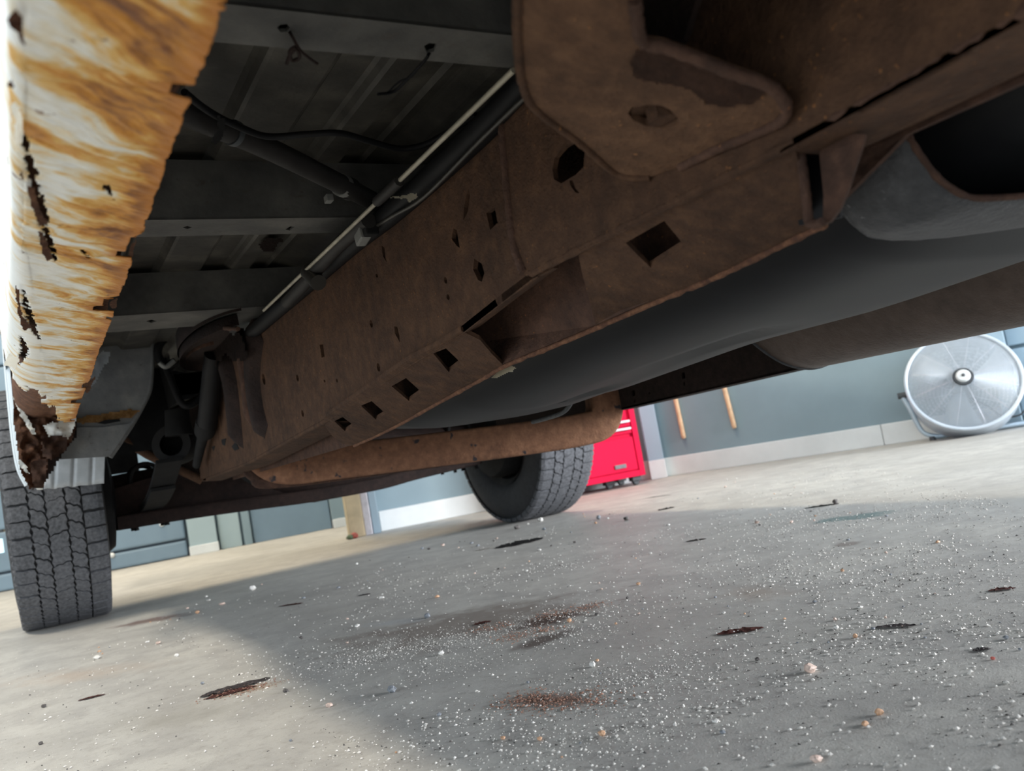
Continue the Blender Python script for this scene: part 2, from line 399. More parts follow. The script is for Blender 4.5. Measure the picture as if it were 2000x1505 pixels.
# skirting, painted white
def skirting(name, a, b, n, seams):
    d = (b-a).normalized(); L = (b-a).length; cuts = [0]+seams+[L]
    root = None
    for i in range(len(cuts)-1):
        x0, x1 = cuts[i]+.001, cuts[i+1]-.001
        o = box(name if root is None else 'skirting_board', frame(a + d*((x0+x1)/2) - n*.008 + Vector((0, 0, .05)), d), x1-x0, .016, .10, 'base', root, .004)
        if root is None: root = struct(o)
skirting('baseboard_back', A0, A1, nA, [])
seam = wall_pt(1727, 860, B0, nB); seam.z = 0
skirting('baseboard_right', B0, doorB, nB, [(seam-B0).length])
# pilaster in the corner
pc = (A1+B0)/2
pil = struct(box('trim_1', frame(pc - nA*.03 - nB*.02 + Vector((0, 0, 1.6)), (dA+dB)), .085, .09, 3.2, 'wallpale', None, .004))
box('plinth', frame(pc - nA*.036 - nB*.026 + Vector((0, 0, .05)), (dA+dB)), .088, .094, .10, 'base', pil, .003)
# door jamb at the free end of the back wall
jp = A0 - dA*.09
jamb = struct(box('trim_3', frame(jp - dA*.035 - nA*.05 + Vector((0, 0, 1.5)), dA), .075, .12, 3.0, 'timber', None, .004))
box('door_track', frame(jp + dA*.022 - nA*.07 + Vector((0, 0, 1.5)), dA), .035, .06, 3.0, 'track', jamb, .003)
box('jamb_face', frame(jp + dA*.062 - nA*.04 + Vector((0, 0, 1.5)), dA), .036, .10, 3.0, 'wallpale', jamb, .003)
# far wall with a sectional door, posts and flat blue panels
D0, D1 = Vector((-2.6, 6.14, 0)), Vector((2.6, 5.16, 0))
dD = (D1-D0).normalized(); nD = Vector((-dD.y, dD.x, 0)); nD = nD if nD.dot(D0) > 0 else -nD
def dpos(px, py): p = wall_pt(px, py, D0, nD); return (p-D0).dot(dD)
struct(quad_wall('wall_far', D0, D1, 0, 3.2, .12, 'wallpale'))
def on_far(name, t0, t1, z0, z1, th, mat, parent=None, bev=.004):
    return box(name, frame(D0 + dD*((t0+t1)/2) - nD*(th/2) + Vector((0, 0, (z0+z1)/2)), dD), t1-t0, th, z1-z0, mat, parent, bev)
tL, tR = dpos(60, 1140), dpos(372, 1085)
d1 = struct(on_far('door_1', tL-.3, tR, 0.0, 2.4, .02, 'doorgap'))
zz = 0.004
for k in range(7):
    h = .105 if k == 0 else .235
    on_far('door_panel', tL-.29, tR-.01, zz, zz+h-.012, .05, 'doorblue', d1, .012); zz += h
for px, py in ((377, 1077), (219, 1084), (316, 1023)):
    p = wall_pt(px, py, D0, nD, .055); bm = bmesh.new(); bmesh.ops.create_uvsphere(bm, u_segments=10, v_segments=6, radius=.016, matrix=Matrix.Translation(p)); bm_obj('rivet', bm, 'base', d1, True)
a, b_ = dpos(374, 1080), dpos(428, 1072)
po = struct(on_far('trim_4', a, b_, 0, 3.0, .09, 'postpale')); on_far('post_base', a-.004, b_+.004, 0, .055, .10, 'base', po)
struct(on_far('trim_5', dpos(432, 1070), dpos(474, 1065), 0, 3.0, .04, 'postpale'))
struct(on_far('trim_6', dpos(478, 1060), dpos(494, 1060), 0, 3.0, .06, 'wallpaint'))
struct(on_far('door_3', dpos(497, 1060), dpos(648, 1034), 0, 2.3, .03, 'doorblue'))
a, b_ = dpos(650, 1034), dpos(700, 1024)
po = struct(on_far('trim_7', a, b_, 0, 3.0, .08, 'wallpaint')); on_far('post_base', a, b_, 0, .055, .09, 'base', po)
# small window far left
mt, nt, b = new_mat('window_daylight', .3, color=(.7, .95, 1)); b.inputs['Emission Color'].default_value = (.72, .96, 1, 1); b.inputs['Emission Strength'].default_value = 1.6
M['glass_day'] = mt
a, b_ = dpos(-70, 1070), dpos(13, 1066)
zw0 = wall_pt(5, 1080, D0, nD).z; zw1 = wall_pt(5, 1050, D0, nD).z
w1 = struct(on_far('window_1', a-.06, b_+.06, zw0-.05, zw1+.28, .03, 'timber'))
on_far('pane', a, b_, zw0, zw1, .05, 'glass_day', w1); on_far('upper_pane', a, b_, zw1+.03, zw1+.23, .045, 'darkgrey', w1)

# ================================================================ THE PICKUP TRUCK
truck = thing('pickup_truck', 'white pickup truck with a badly rusted lower panel, seen from underneath', 'truck', (.88, 2.98, 0))
SW = .38                                                  # outer web of the near frame rail
FOLD = [(-1, .410), (0, .405), (.18, .404), (.3, .399), (.594, .398), (.74, .378), (.88, .368), (1.23, .335), (1.81, .300), (2.42, .284)]
wf = lambda y: lerp_tab(FOLD, y)
def low(p): return wof(p) - (wf(p.y) - .5*(p.x-SW))       # sloping lower plate of the rail
def on_low(px, py): return on_f(px, py, low, .2, 4)

# ---- lower bed side, eaten by rust
SOUT = [(-.6, .018), (0, .015), (.3, .0115), (.45, .0085), (.6, .006), (.8, .000), (1.0, -.006), (1.2, -.013), (1.6, -.024), (2.2, -.031), (4, -.02)]
so = lambda y: lerp_tab(SOUT, y)
def sill_profile(y, v):
    o = so(y); r = .006 + .038*max(0, min(1, (y-.62)/.7)); wb = .4565
    if v < .25: t = v/.25; s, w = o, .60 + (wb+r-.60)*t
    elif v < .45: t = (v-.25)/.2*pi/2; s, w = o + r*(1-cos(t)), wb + r*(1-sin(t))
    else: t = (v-.45)/.55; s, w = (o+r) + (.083-o-r)*t, wb - .0065*t
    return s, w
Y0, Y1 = -.30, 2.09
def fbm(x, y, z=0.): return noise.fractal(Vector((x, y, z)), .9, 2.1, 4)
NOTCH = [(.387, .008, .085), (.386, .004, .05), (.64, .035, .06), (.67, .012, .10), (.835, .02, .10), (.86, .012, .16), (.90, .008, .05), (1.42, .035, .07), (1.62, .03, .14), (1.93, .02, .08), (.30, .008, .05)]
def vmax(y):
    j = .010*noise.noise(Vector((y*160, 0, 3))) + .014*noise.noise(Vector((y*55, 2, 3)))
    m_ = 1.0 + min(0, j)*1.2 - .003
    for c, wd_, dp in NOTCH:
        d = abs(y-c)/wd_ + .45*noise.noise(Vector((y*420, c*9, 0)))
        if d < 1: m_ = min(m_, 1.0-dp*(1.0 if d < .75 else (1-d)*4))
    if y > 2.0: m_ -= (y-2.0)*1.2*(.5+.5*noise.noise(Vector((y*90, 0, 8))))
    return m_
CR = [[(.455, .0135, .0012), (.50, .016, .0022), (.56, .020, .0030), (.62, .0245, .0026), (.66, .027, .003), (.70, .031, .0015)],
      [(.80, .009, .0008), (.86, .010, .003), (.92, .013, .0035), (.99, .016, .0028), (1.03, .021, .001)],
      [(1.03, .004, .0015), (1.12, .006, .004), (1.22, .000, .003), (1.30, -.006, .001)],
      [(.515, .052, .0006), (.528, .056, .0022), (.545, .060, .0006)], [(.665, .047, .0006), (.68, .052, .0018), (.69, .055, .0004)]]
def crack_hit(y, s):
    jit = .0022*noise.noise(Vector((y*130, s*260, 1.7))) + .0012*noise.noise(Vector((y*420, s*500, 4)))
    for seg in CR:
        if seg[0][0] <= y <= seg[-1][0]:
            for (ya, sa, ra), (yb, sb, rb) in zip(seg, seg[1:]):
                if ya <= y <= yb:
                    t = (y-ya)/(yb-ya)
                    if abs(s-(sa+(sb-sa)*t)) + jit < ra+(rb-ra)*t: return True
    return False
def yend(v, y):
    return lerp_tab([(.0, 1.62), (.25, 1.42), (.4, 1.40), (.55, 1.62), (.7, 1.78), (.85, 2.0), (.93, 2.1)], v) + .10*noise.noise(Vector((v*22, y*3, 1.5))) + .05*noise.noise(Vector((v*60, y*9, 4)))
def yy_(u):                                               # finer mesh where the panel is close to the lens
    return Y0+.6*u/.12 if u < .12 else (.30+1.0*(u-.12)/.70 if u < .82 else 1.30+(Y1-1.30)*(u-.82)/.18)
def sill_pt(u, v, depth=0.0):
    y = yy_(u); vv = v*vmax(y); s, w = sill_profile(y, vv)
    p = y - .095*vv
    d = .0016*fbm(p*42, vv*2.2) + .0009*fbm(p*150, vv*4, 5) + .0025*fbm(y*6, vv*1.5, 9)
    if v > .25: w -= d*(1.0 if v > .45 else .4)
    else: s -= abs(d)*.3
    return T(s, y, w)
grid('rusted_lower_panel', sill_pt, 1300, 130, 'rotten', truck, True,
     uvfn=lambda u, v: (yy_(u), v), keep=lambda u, v: yy_(u) < yend(v, yy_(u)) and (v < .2 or not crack_hit(yy_(u), sill_profile(yy_(u), v*vmax(yy_(u)))[0])), thick=.0012)
def inner_pt(u, v):
    y = -.3+2.42*u; s, w = sill_profile(y, .18+.72*v); return T(s+.010+.004*fbm(y*8, v*3), y, w+.016+.006*fbm(y*9, v*3, 3))
grid('inner_sill', inner_pt, 160, 16, 'rust_flake', truck, True)
# clean outer skin higher up and the lip round the wheel opening
grid('bedside_skin', lambda u, v: T(so(-.6+2.78*u)-.004*sin(pi*v)*.5, -.6+2.78*u, .598+.65*v), 60, 10, 'white_paint', truck, True, thick=.001)
grid('bedside_skin', lambda u, v: T(so(2.18+1.6*u), 2.18+1.6*u, max(.46, .365+sqrt(max(0, .47**2-(2.18+1.6*u-2.98)**2)))+(1.25-max(.46, .365+sqrt(max(0, .47**2-(2.18+1.6*u-2.98)**2))))*v), 60, 8, 'white_paint', truck, True, thick=.001)
lip = [on_y(-8, 560, 2.16), on_y(0, 600, 2.16), on_y(10, 700, 2.16), on_y(19, 795, 2.16), on_y(26, 860, 2.16), on_y(36, 915, 2.16), on_y(52, 948, 2.16)]
lp = smooth_path(lip, 6)
def lip_pt(u, v):
    p = lp[min(int(u*(len(lp)-1)+.5), len(lp)-1)]; return p + Vector((.008*v, -.045*v*(1-.3*u), .002*sin(v*pi)))
grid('wheel_opening_lip', lip_pt, len(lp)-1, 6, 'white_paint', truck, True, thick=.0015)
tube('lip_bead', lp, .0045, 'white_paint', truck, 8)
# curled scales of rust along the split and the crumbled end
def pip(x, y, poly):
    r = False; j = len(poly)-1
    for i in range(len(poly)):
        xi, yi = poly[i]; xj, yj = poly[j]
        if (yi > y) != (yj > y) and x < (xj-xi)*(y-yi)/(yj-yi)+xi: r = not r
        j = i
    return r
def crumple(name, poly, plane, mat, amp=.01, step=4, seed=0, curl=0.0, parent=None):
    """torn sheet: outline measured on a real plane, then crumpled in depth"""
    xs = [p[0] for p in poly]; ys = [p[1] for p in poly]
    x0, x1, y0, y1 = min(xs)-step, max(xs)+step, min(ys)-step, max(ys)+step
    nx, ny = int((x1-x0)/step)+1, int((y1-y0)/step)+1
    bm = bmesh.new(); vs = {}
    def vert(i, j):
        if (i, j) not in vs:
            x, y = x0+i*step, y0+j*step
            p = plane(x, y); d = (p-CAM).normalized()
            q = Vector((x*.035, y*.035, seed)); n_ = noise.fractal(q, .9, 2.2, 2 if amp > .015 else 4)
            cx, cy = (x-(x0+x1)/2)/(x1-x0), (y-(y0+y1)/2)/(y1-y0)
            vs[(i, j)] = bm.verts.new(p + d*(amp*n_ + curl*(cx*cx+cy*cy)))
        return vs[(i, j)]
    for i in range(nx):
        for j in range(ny):
            cx, cy = x0+(i+.5)*step, y0+(j+.5)*step
            jx = 3.0*noise.noise(Vector((cx*.14, cy*.14, seed+3))); jy = 3.0*noise.noise(Vector((cx*.14, cy*.14, seed+9)))
            if pip(cx+jx, cy+jy, poly): bm.faces.new((vert(i, j), vert(i+1, j), vert(i+1, j+1), vert(i, j+1)))
    r = bmesh.ops.solidify(bm, geom=list(bm.faces), thickness=.0012)
    return bm_obj(name, bm, mat, parent or truck, True, radians(40))
pw = lambda w: (lambda x, y: on_w(x, y, w))
py_ = lambda yy: (lambda x, y: on_y(x, y, yy))
crumple('rust_scale', [(14, 40), (26, 16), (44, 34), (44, 66), (50, 88), (42, 84), (34, 62), (24, 58)], pw(.452), 'rust_flake', .004, 2, 1)
crumple('rust_scale', [(12, 168), (24, 154), (26, 172)], pw(.452), 'rust_flake', .002, 2, 2)
crumple('rust_scale', [(18, 205), (32, 198), (42, 222), (46, 258), (42, 282), (30, 280), (26, 250), (30, 236)], pw(.452), 'rotten', .003, 2, 3)
crumple('rust_scale', [(38, 345), (44, 330), (46, 352)], pw(.453), 'rust_flake', .002, 2, 4)
crumple('rust_scale', [(52, 362), (66, 368), (80, 415), (94, 436), (78, 440), (62, 402)], pw(.452), 'rust_flake', .003, 2, 5)
crumple('rust_scale', [(74, 452), (84, 455), (104, 505), (92, 510), (82, 490)], pw(.4525), 'rust_flake', .003, 2, 6)
crumple('rust_scale', [(30, 555), (36, 566), (42, 612), (62, 640), (46, 646), (36, 618)], pw(.455), 'rust_flake', .004, 2, 7)
crumple('rust_scale', [(8, 712), (18, 690), (40, 700), (30, 722)], pw(.458), 'rotten', .003, 2, 8)
crumple('rust_scale', [(160, 745), (176, 742), (186, 735), (172, 768), (160, 756)], pw(.452), 'rust_flake', .003, 2, 9)
crumple('rust_scale', [(212, 590), (230, 580), (226, 604), (216, 600)], pw(.452), 'rust_flake', .003, 2, 10)
crumple('rust_scale', [(255, 478), (266, 470), (254, 516), (244, 524)], pw(.452), 'rust_flake', .002, 2, 11)
crumple('crumbled_end', [(28, 770), (60, 785), (95, 790), (150, 830), (140, 862), (126, 880), (96, 890), (92, 925), (84, 950), (58, 955), (42, 925), (34, 880), (26, 820)], py_(2.06), 'rust_flake', .05, 2.5, 20)
crumple('cavity_back', [(20, 720), (150, 800), (150, 850), (120, 890), (90, 940), (60, 950), (40, 920), (28, 850)], py_(2.17), 'rust_dark', .008, 5, 19)
crumple('crumbled_end', [(84, 830), (150, 815), (140, 848), (120, 868), (98, 862)], py_(1.98), 'rotten', .02, 2.5, 21)
crumple('rust_scale', [(22, 768), (36, 790), (58, 820), (70, 848), (62, 846), (40, 812)], py_(2.02), 'rotten', .012, 2, 22)
crumple('rust_scale', [(36, 895), (48, 905), (58, 925), (50, 922), (38, 908)], py_(2.04), 'rotten', .01, 2, 23)
crumple('rust_scale', [(80, 850), (130, 852), (132, 876), (104, 898), (84, 890)], py_(1.97), 'rust_red', .02, 3, 24)
crumple('rust_scale', [(60, 900), (92, 893), (90, 930), (84, 950), (66, 956)], py_(1.98), 'rust_red', .02, 3, 25)
crumple('rust_scale', [(66, 944), (84, 944), (84, 956), (72, 957)], py_(2.03), 'rotten', .006, 2, 26)

# ---- bed floor, sills
WF_, WB_ = .628, .56
RIB = [(-.2, 0), (.150, 0), (.158, 1), (.205, 1), (.213, 0), (.275, 0), (.283, 1), (.318, 1), (.326, 0), (.357, 0), (.364, 1), (.388, 1), (.396, 0)]
def rib_h(s):
    if s < .396: return lerp_tab(RIB, s)
    return max(0, min(1, 4*abs(((s-.396)/.11) % 1-.5)-.5))
svals = [.02+i*.004 for i in range(110)] + [.47+i*.012 for i in range(104)]
nb = len(svals); vv, ff = [], []
for yy in (-.55, .2, .9, 1.6, 2.3, 3.0, 3.7):
    for s in svals: vv.append(T(s, yy, WF_+.011*rib_h(s)))
for k in range(6):
    for j in range(nb-1): a = k*nb+j; ff.append((a, a+1, a+nb+1, a+nb))
mesh_obj('bed_floor', vv, ff, 'floorpan', truck)
SL = [(.497, .545), (.938, 1.002), (1.445, 1.585), (2.75, 2.85), (3.5, 3.6), (-.1, 0.0)]
def sill_holes(y0, y1, k):
    if k == 0: return [[on_w(x, y, WB_) for x, y in ((541, 54), (548, 48), (560, 47), (567, 54), (560, 62), (548, 63))], [on_w(x, y, WB_) for x, y in ((828, 90), (838, 84), (853, 86), (848, 100), (834, 104))]]
    if k == 1: return [[on_w(x, y, WB_) for x, y in ((357, 444), (366, 441), (375, 444), (366, 447))], [on_w(x, y, WB_) for x, y in ((557, 448), (567, 442), (576, 443), (566, 450))]]
    if k == 2: return [[on_w(x, y, WB_) for x, y in ((285, 627), (296, 624), (306, 627), (296, 630))]]
    return []
for k, (ya, yb) in enumerate(SL):
    root = plate('cross_sill', [T(.07, ya, WB_), T(1.70, ya, WB_), T(1.70, yb, WB_), T(.07, yb, WB_)], sill_holes(ya, yb, k), (0, 0, .0025), 'sill', truck)
    box('sill_web', frame(T(.885, ya+.0015, (WB_+WF_)/2), (1, 0, 0)), 1.63, .003, WF_-WB_, 'sill', root, 0)
    box('sill_web', frame(T(.885, yb-.0015, (WB_+WF_)/2), (1, 0, 0)), 1.63, .003, WF_-WB_, 'sill', root, 0)
    # dark gaps where the ribs meet the sill are real: ribs stay open above the web
# hanging wires
def wpath(pts, ws): return smooth_path([on_w(x, y, w) for (x, y), w in zip(pts, ws)], 5)
tube('loose_wire', wpath([(563, 58), (570, 70), (588, 100), (620, 125)], [.565, .556, .55, .545]), .0011, 'rust_dark', truck, 6)
tube('loose_wire', wpath([(577, 92), (566, 100), (570, 118), (585, 112), (578, 96), (565, 110), (560, 124)], [.55]*7), .0013, 'rust_dark', truck, 6)
tube('loose_wire', wpath([(842, 94), (832, 115), (800, 150), (770, 178), (738, 184)], [.565, .556, .55, .545, .54]), .0012, 'black', truck, 6)
tube('loose_wire', wpath([(836, 108), (805, 148), (780, 160), (756, 182)], [.556, .55, .548, .544]), .0008, 'black', truck, 6)
# small rusty patch and hole in the floor between sills
crumple('torn_floor_tab', [(505, 478), (520, 466), (548, 464), (556, 470), (540, 478), (536, 490), (516, 492)], pw(.622), 'rust_dark', .004, 3, 31)

# ---- near frame rail
def web_loop(px): return [on_s(x, y, SW) for x, y in px]
rail = None
far_outline = [T(SW, .56, .545), T(SW, 1.2, .545), T(SW, 1.913, .543)] + web_loop([(422, 745), (410, 800), (399, 860), (390, 915), (392, 934), (402, 940)])
far_outline += [T(SW, y, wf(y)) for y in (2.2, 2.0, 1.81, 1.6, 1.4, 1.23, 1.05, .88, .74, .66, .594, .56)]
def slot(cx, cy, a, b_, n=8, lean=.16): return [(cx + a*cos(2*pi*k/n) - lean*b_*sin(2*pi*k/n)*-1, cy + b_*sin(2*pi*k/n)) for k in range(n)]
holes_px = [
    [(950, 416), (966, 405), (972, 435), (957, 449)],
    [(905, 430), (906, 405), (911, 380), (915, 370), (918, 380), (914, 412)],
    [(885, 446), (892, 449), (895, 468), (898, 484), (892, 480), (882, 466)],
    [(926, 505), (941, 515), (946, 533), (941, 550), (934, 547), (924, 526)],
    slot(870, 547, 3, 7), slot(875, 580, 3, 6),
    [(745, 479), (751, 484), (753, 504), (756, 513), (748, 500)],
    slot(736, 538, 2, 4), slot(725, 632, 3, 8), [(770, 637), (776, 638), (780, 655), (781, 669), (777, 661), (771, 650)],
    slot(739, 717, 3.2, 9), [(624, 673), (631, 672), (634, 696), (628, 698)], slot(515, 740, 3, 12), slot(581, 738, 2.4, 7),
    slot(634, 744, 1.6, 3), slot(658, 743, 1.6, 4), slot(591, 807, 2.4, 7)]
rail = plate('frame_rail', far_outline, [web_loop(h) for h in holes_px], (.005, 0, 0), 'rust', truck)
SN = .3715                                               # the near end carries a doubler plate
near_outline = [T(SN, -.7, .548), T(SN, .3, .548), T(SN, .582, .548), T(SN, .590, .54), T(SN, .600, .44), T(SN, .598, .412), T(SN, .592, .400)] + [T(SN, y, wf(y)) for y in (.45, .3, .18, 0, -.7)]
hole1 = [on_s(x, y, SN) for x, y in ((1079, 330), (1083, 308), (1100, 288), (1122, 275), (1137, 275), (1142, 290), (1140, 325), (1126, 340), (1096, 358), (1082, 350))]
hole1b = [on_s(x, y, SN) for x, y in ((1112, 352), (1118, 352), (1124, 368), (1132, 377), (1124, 376), (1114, 362))]
plate('rail_doubler', near_outline, [hole1, hole1b], (.0045, 0, 0), 'rust', rail)
# lower sloping plates with square windows
pA = [(1552, 288), (1476, 324), (1396, 363), (1316, 403), (1236, 443), (1176, 473), (1130, 498), (1136, 530), (1148, 575), (1165, 640), (1225, 614), (1280, 590), (1340, 564), (1400, 540), (1460, 511), (1520, 482), (1570, 457), (1612, 438), (1600, 436), (1580, 433), (1572, 380), (1564, 330)]
hA = [(1222, 474), (1297, 431), (1338, 481), (1271, 523)]
plate('lower_plate', [on_low(*p) for p in pA], [[on_low(*p) for p in hA]], (0, .0, .005), 'rust', rail)
pB = [(901, 646), (846, 679), (796, 704), (756, 732), (716, 759), (686, 780), (656, 800), (634, 815), (636, 834), (648, 850), (668, 866), (692, 870), (730, 853), (770, 834), (810, 811), (850, 790), (900, 763), (940, 741), (985, 715), (960, 690), (938, 664), (922, 656)]
hB = [[(846, 690), (871, 680), (901, 709), (877, 727)], [(765, 754), (793, 738), (824, 766), (799, 783)], [(705, 792), (726, 783), (754, 808), (734, 819)], [(653, 822), (669, 814), (692, 831), (674, 842)]]
plate('lower_plate', [on_low(*p) for p in pB], [[on_low(*p) for p in h] for h in hB], (0, 0, .005), 'rust', rail)
def strip(name, A, B, off, mat, parent):
    n = len(A); off = Vector(off); vv = list(A)+list(B)+[p+off for p in A]+[p+off for p in B]; ff = []
    for i in range(n-1):
        ff += [(i, i+1, n+i+1, n+i), (2*n+i, 3*n+i, 3*n+i+1, 2*n+i+1), (i, 2*n+i, 2*n+i+1, i+1), (n+i, n+i+1, 3*n+i+1, 3*n+i)]
    return mesh_obj(name, vv, ff, mat, parent)
ys = [-.7, -.4, -.1, .1, .2, .26, .31]
strip('lower_plate', [T(SN, y, wf(y)) for y in ys], [T(.440-.012*max(0, (y-.1)/.2), y, wf(y)) for y in ys], (0, 0, .004), 'rust', rail)
ys = [1.22, 1.4, 1.6, 1.81, 2.0, 2.2, 2.38]
strip('lower_plate', [T(SW, y, wf(y)) for y in ys], [T(.43, y, wf(y)-.006) for y in ys], (0, 0, .005), 'rust', rail)
ys = [.585, .65, .74, .82, .90, .96]
strip('notch_return', [T(SW, y, wf(y)-.001) for y in ys], [T(.402, y, wf(y)+.006) for y in ys], (0, 0, .008), 'rust', rail)
# inner web of the box, roof of the box: keeps the holes dark
inner = [on_low(*p) for p in ((1612, 438), (1520, 482), (1400, 540), (1280, 590), (1165, 640), (1080, 676), (985, 715), (940, 741), (850, 790), (770, 834), (692, 870))]
inn = [Vector((p.x-.004, p.y, p.z+.002)) for p in inner]
plate('inner_web', inn + [Vector((inn[-1].x, 2.3, inn[-1].z)), T(inn[-1].x, 2.3, .545), T(.45, -.7, .545), T(.44, -.7, .405), T(.44, .28, .400)], [], (.004, 0, 0), 'rust_red', rail)
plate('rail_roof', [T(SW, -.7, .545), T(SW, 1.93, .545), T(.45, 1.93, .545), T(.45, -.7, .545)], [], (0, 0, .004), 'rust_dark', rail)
# rounded fold along the bottom of the web, weld bead on the doubler edge
bead_pts = [T(SN+.003, y, wf(y)+.0035) for y in [-.2+i*.04 for i in range(13)]]
bead2 = [T(SW+.003, y, wf(y)+.003) for y in [.93+i*.06 for i in range(24)]]
def bead(name, pts, r, mat, parent, n=8, amp=.35, seed=0):
    p = smooth_path(pts, n); rr = [r*(1+amp*noise.noise(Vector((i*.7, seed, 0)))) for i in range(len(p))]
    return tube(name, p, rr, mat, parent, 8)
bead('fold_edge', bead_pts, .0034, 'rust_red', rail, 8, .75, 2)
bead('fold_edge', [T(SN+.003, y, wf(y)+.003) for y in (.30, .37, .44, .51, .585)], .0036, 'rust', rail, 8, .3, 2)
bead('fold_edge', bead2, .0042, 'rust', rail, 6, .25, 4)
bead('weld_bead', [T(SN+.0015, .585, .535), T(SN+.0015, .596, .47), T(SN+.0015, .600, .43), T(SN+.001, .592, .403)], .0050, 'rust_red', rail, 14)
bead('rust_edge', [Vector((p.x, p.y, p.z)) for p in inner], .0026, 'rust_flake', rail, 10, .6, 5)
# folded tab with its dark slot at the end of the lower plate
tabp = [(1600, 300), (1606, 270), (1640, 258), (1690, 262), (1684, 285), (1672, 320), (1660, 360), (1642, 405), (1622, 432), (1604, 440), (1607, 425), (1608, 380)]
plate('folded_tab', [on_s(x, y, .398) for x, y in tabp], [], (.004, .002, 0), 'rust_red', rail)
bead('slot_edge', [on_s(x, y, .390) for x, y in ((1561, 292), (1568, 330), (1574, 380), (1579, 428), (1584, 436), (1596, 438), (1606, 433))], .0028, 'rust_red', rail, 6, .2, 8)
plate('slot_shade_sheet', [on_s(x, y, .43) for x, y in ((1540, 280), (1640, 262), (1640, 425), (1560, 440))], [], (.003, 0, 0), 'black', rail)  # black sheet stands in for the shade inside the slot

# ---- body mount bracket welded on the rail
BK = [(.0, .405), (.30, .412), (.426, .4225), (.454, .434), (.477, .453), (.508, .484), (.60, .505)]
def brk(p): return wof(p) - (lerp_tab(BK, p.y) + .42*(SN-p.x))
def on_b(x, y): return on_f(x, y, brk, .15, 3)
bo = [(1013, -60), (1010, 0), (1010, 60), (1014, 120), (1020, 160), (1034, 198), (1060, 225), (1090, 247), (1122, 270), (1150, 293), (1180, 320), (1204, 337), (1232, 346), (1270, 346), (1330, 325), (1400, 290), (1470, 262), (1525, 236), (1536, 208), (1520, 182), (1490, 162), (1440, 146), (1380, 122), (1330, 103), (1298, 92), (1266, 87), (1250, 72), (1244, 40), (1240, 0), (1238, -60)]
hb = [(1226, 222), (1234, 210), (1262, 205), (1290, 206), (1308, 214), (1326, 232), (1325, 245), (1300, 251), (1262, 246), (1238, 236)]
bo3 = [on_b(*p) for p in bo]
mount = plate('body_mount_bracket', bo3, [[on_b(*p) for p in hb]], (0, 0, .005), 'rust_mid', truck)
# turned-up rim, mottled pad, bolt in the hole
rim = bo3[0:14]
vv, ff = [], []
for i, p in enumerate(rim):
    vv += [p + Vector((0, 0, .002)), p + Vector((.020, .006, .022)), p + Vector((.045, .010, .030))]
for i in range(len(rim)-1):
    for j in range(2): a = i*3+j; ff.append((a, a+1, a+4, a+3))
mesh_obj('bracket_rim', vv, ff, 'rust', mount, True)
bead('rim_edge', rim, .0028, 'rust', mount, 6, .3, 11)
bead('rim_edge', bo3[14:29], .0034, 'rust_red', mount, 6, .3, 12)
crumple('scaled_pad', [(1240, 95), (1300, 96), (1380, 128), (1450, 152), (1500, 172), (1470, 198), (1420, 205), (1380, 200), (1350, 170), (1300, 160), (1240, 150), (1230, 120)], lambda x, y: on_b(x, y)+Vector((0, 0, -.0012)), 'rust_red', .0012, 5, 40, 0, mount)
c = on_b(1296, 236)+Vector((0, 0, .012)); bm = bmesh.new()
bmesh.ops.create_cone(bm, cap_ends=True, segments=20, radius1=.017, radius2=.017, depth=.006, matrix=Matrix.Translation(c))
bmesh.ops.create_cone(bm, cap_ends=True, segments=6, radius1=.009, radius2=.009, depth=.012, matrix=Matrix.Translation(c-Vector((0, 0, .006))))
bm_obj('mount_bolt', bm, 'rust', mount)
# cushion post and gussets rising from the bracket to the bed
plate('gusset', [on_s(x, y, .33) for x, y in ((1250, -40), (1252, 70), (1262, 84), (1318, 98), (1335, 78), (1372, -40))], [], (.004, 0, 0), 'rust_dark', mount)
crumple('flange_edge', [(985, -20), (992, 14), (1030, 26), (1050, 40), (1066, 22), (1110, 12), (1130, -30)], lambda x, y: on_b(x, y)+Vector((0, 0, .006)), 'rust_red', .006, 5, 42, 0, mount)

# ---- rear end of the rail: spring hanger with two pressed ribs
def on_web(x, y, off): return on_s(x, y, SW-off)
def rib3(name, px, width, out, mat, parent):
    """pressed rib standing proud of the web, following a pixel centre line"""
    cl = smooth_path([on_web(x, y, 0) for x, y in px], 5); vv, ff = [], []; n = 6
    for i, p in enumerate(cl):
        t = (cl[min(i+1, len(cl)-1)]-cl[max(i-1, 0)]).normalized(); side = t.cross(Vector((1, 0, 0))).normalized()
        e = min(1, i/2, (len(cl)-1-i)/2) if False else 1
        wd_ = width if not isinstance(width, (list, tuple)) else width[0]+(width[1]-width[0])*i/(len(cl)-1)
        for k in range(n+1):
            a = -1+2*k/n; vv.append(p + side*(a*wd_/2) + Vector((-out*(1-a**4)*min(1, (i+.2)/2, (len(cl)-1-i+.05)/2), 0, 0)))
    for i in range(len(cl)-1):
        for k in range(n): a = i*(n+1)+k; ff.append((a, a+1, a+n+2, a+n+1))
    return mesh_obj(name, vv, ff, mat, parent, True)
hang = bmesh.new()
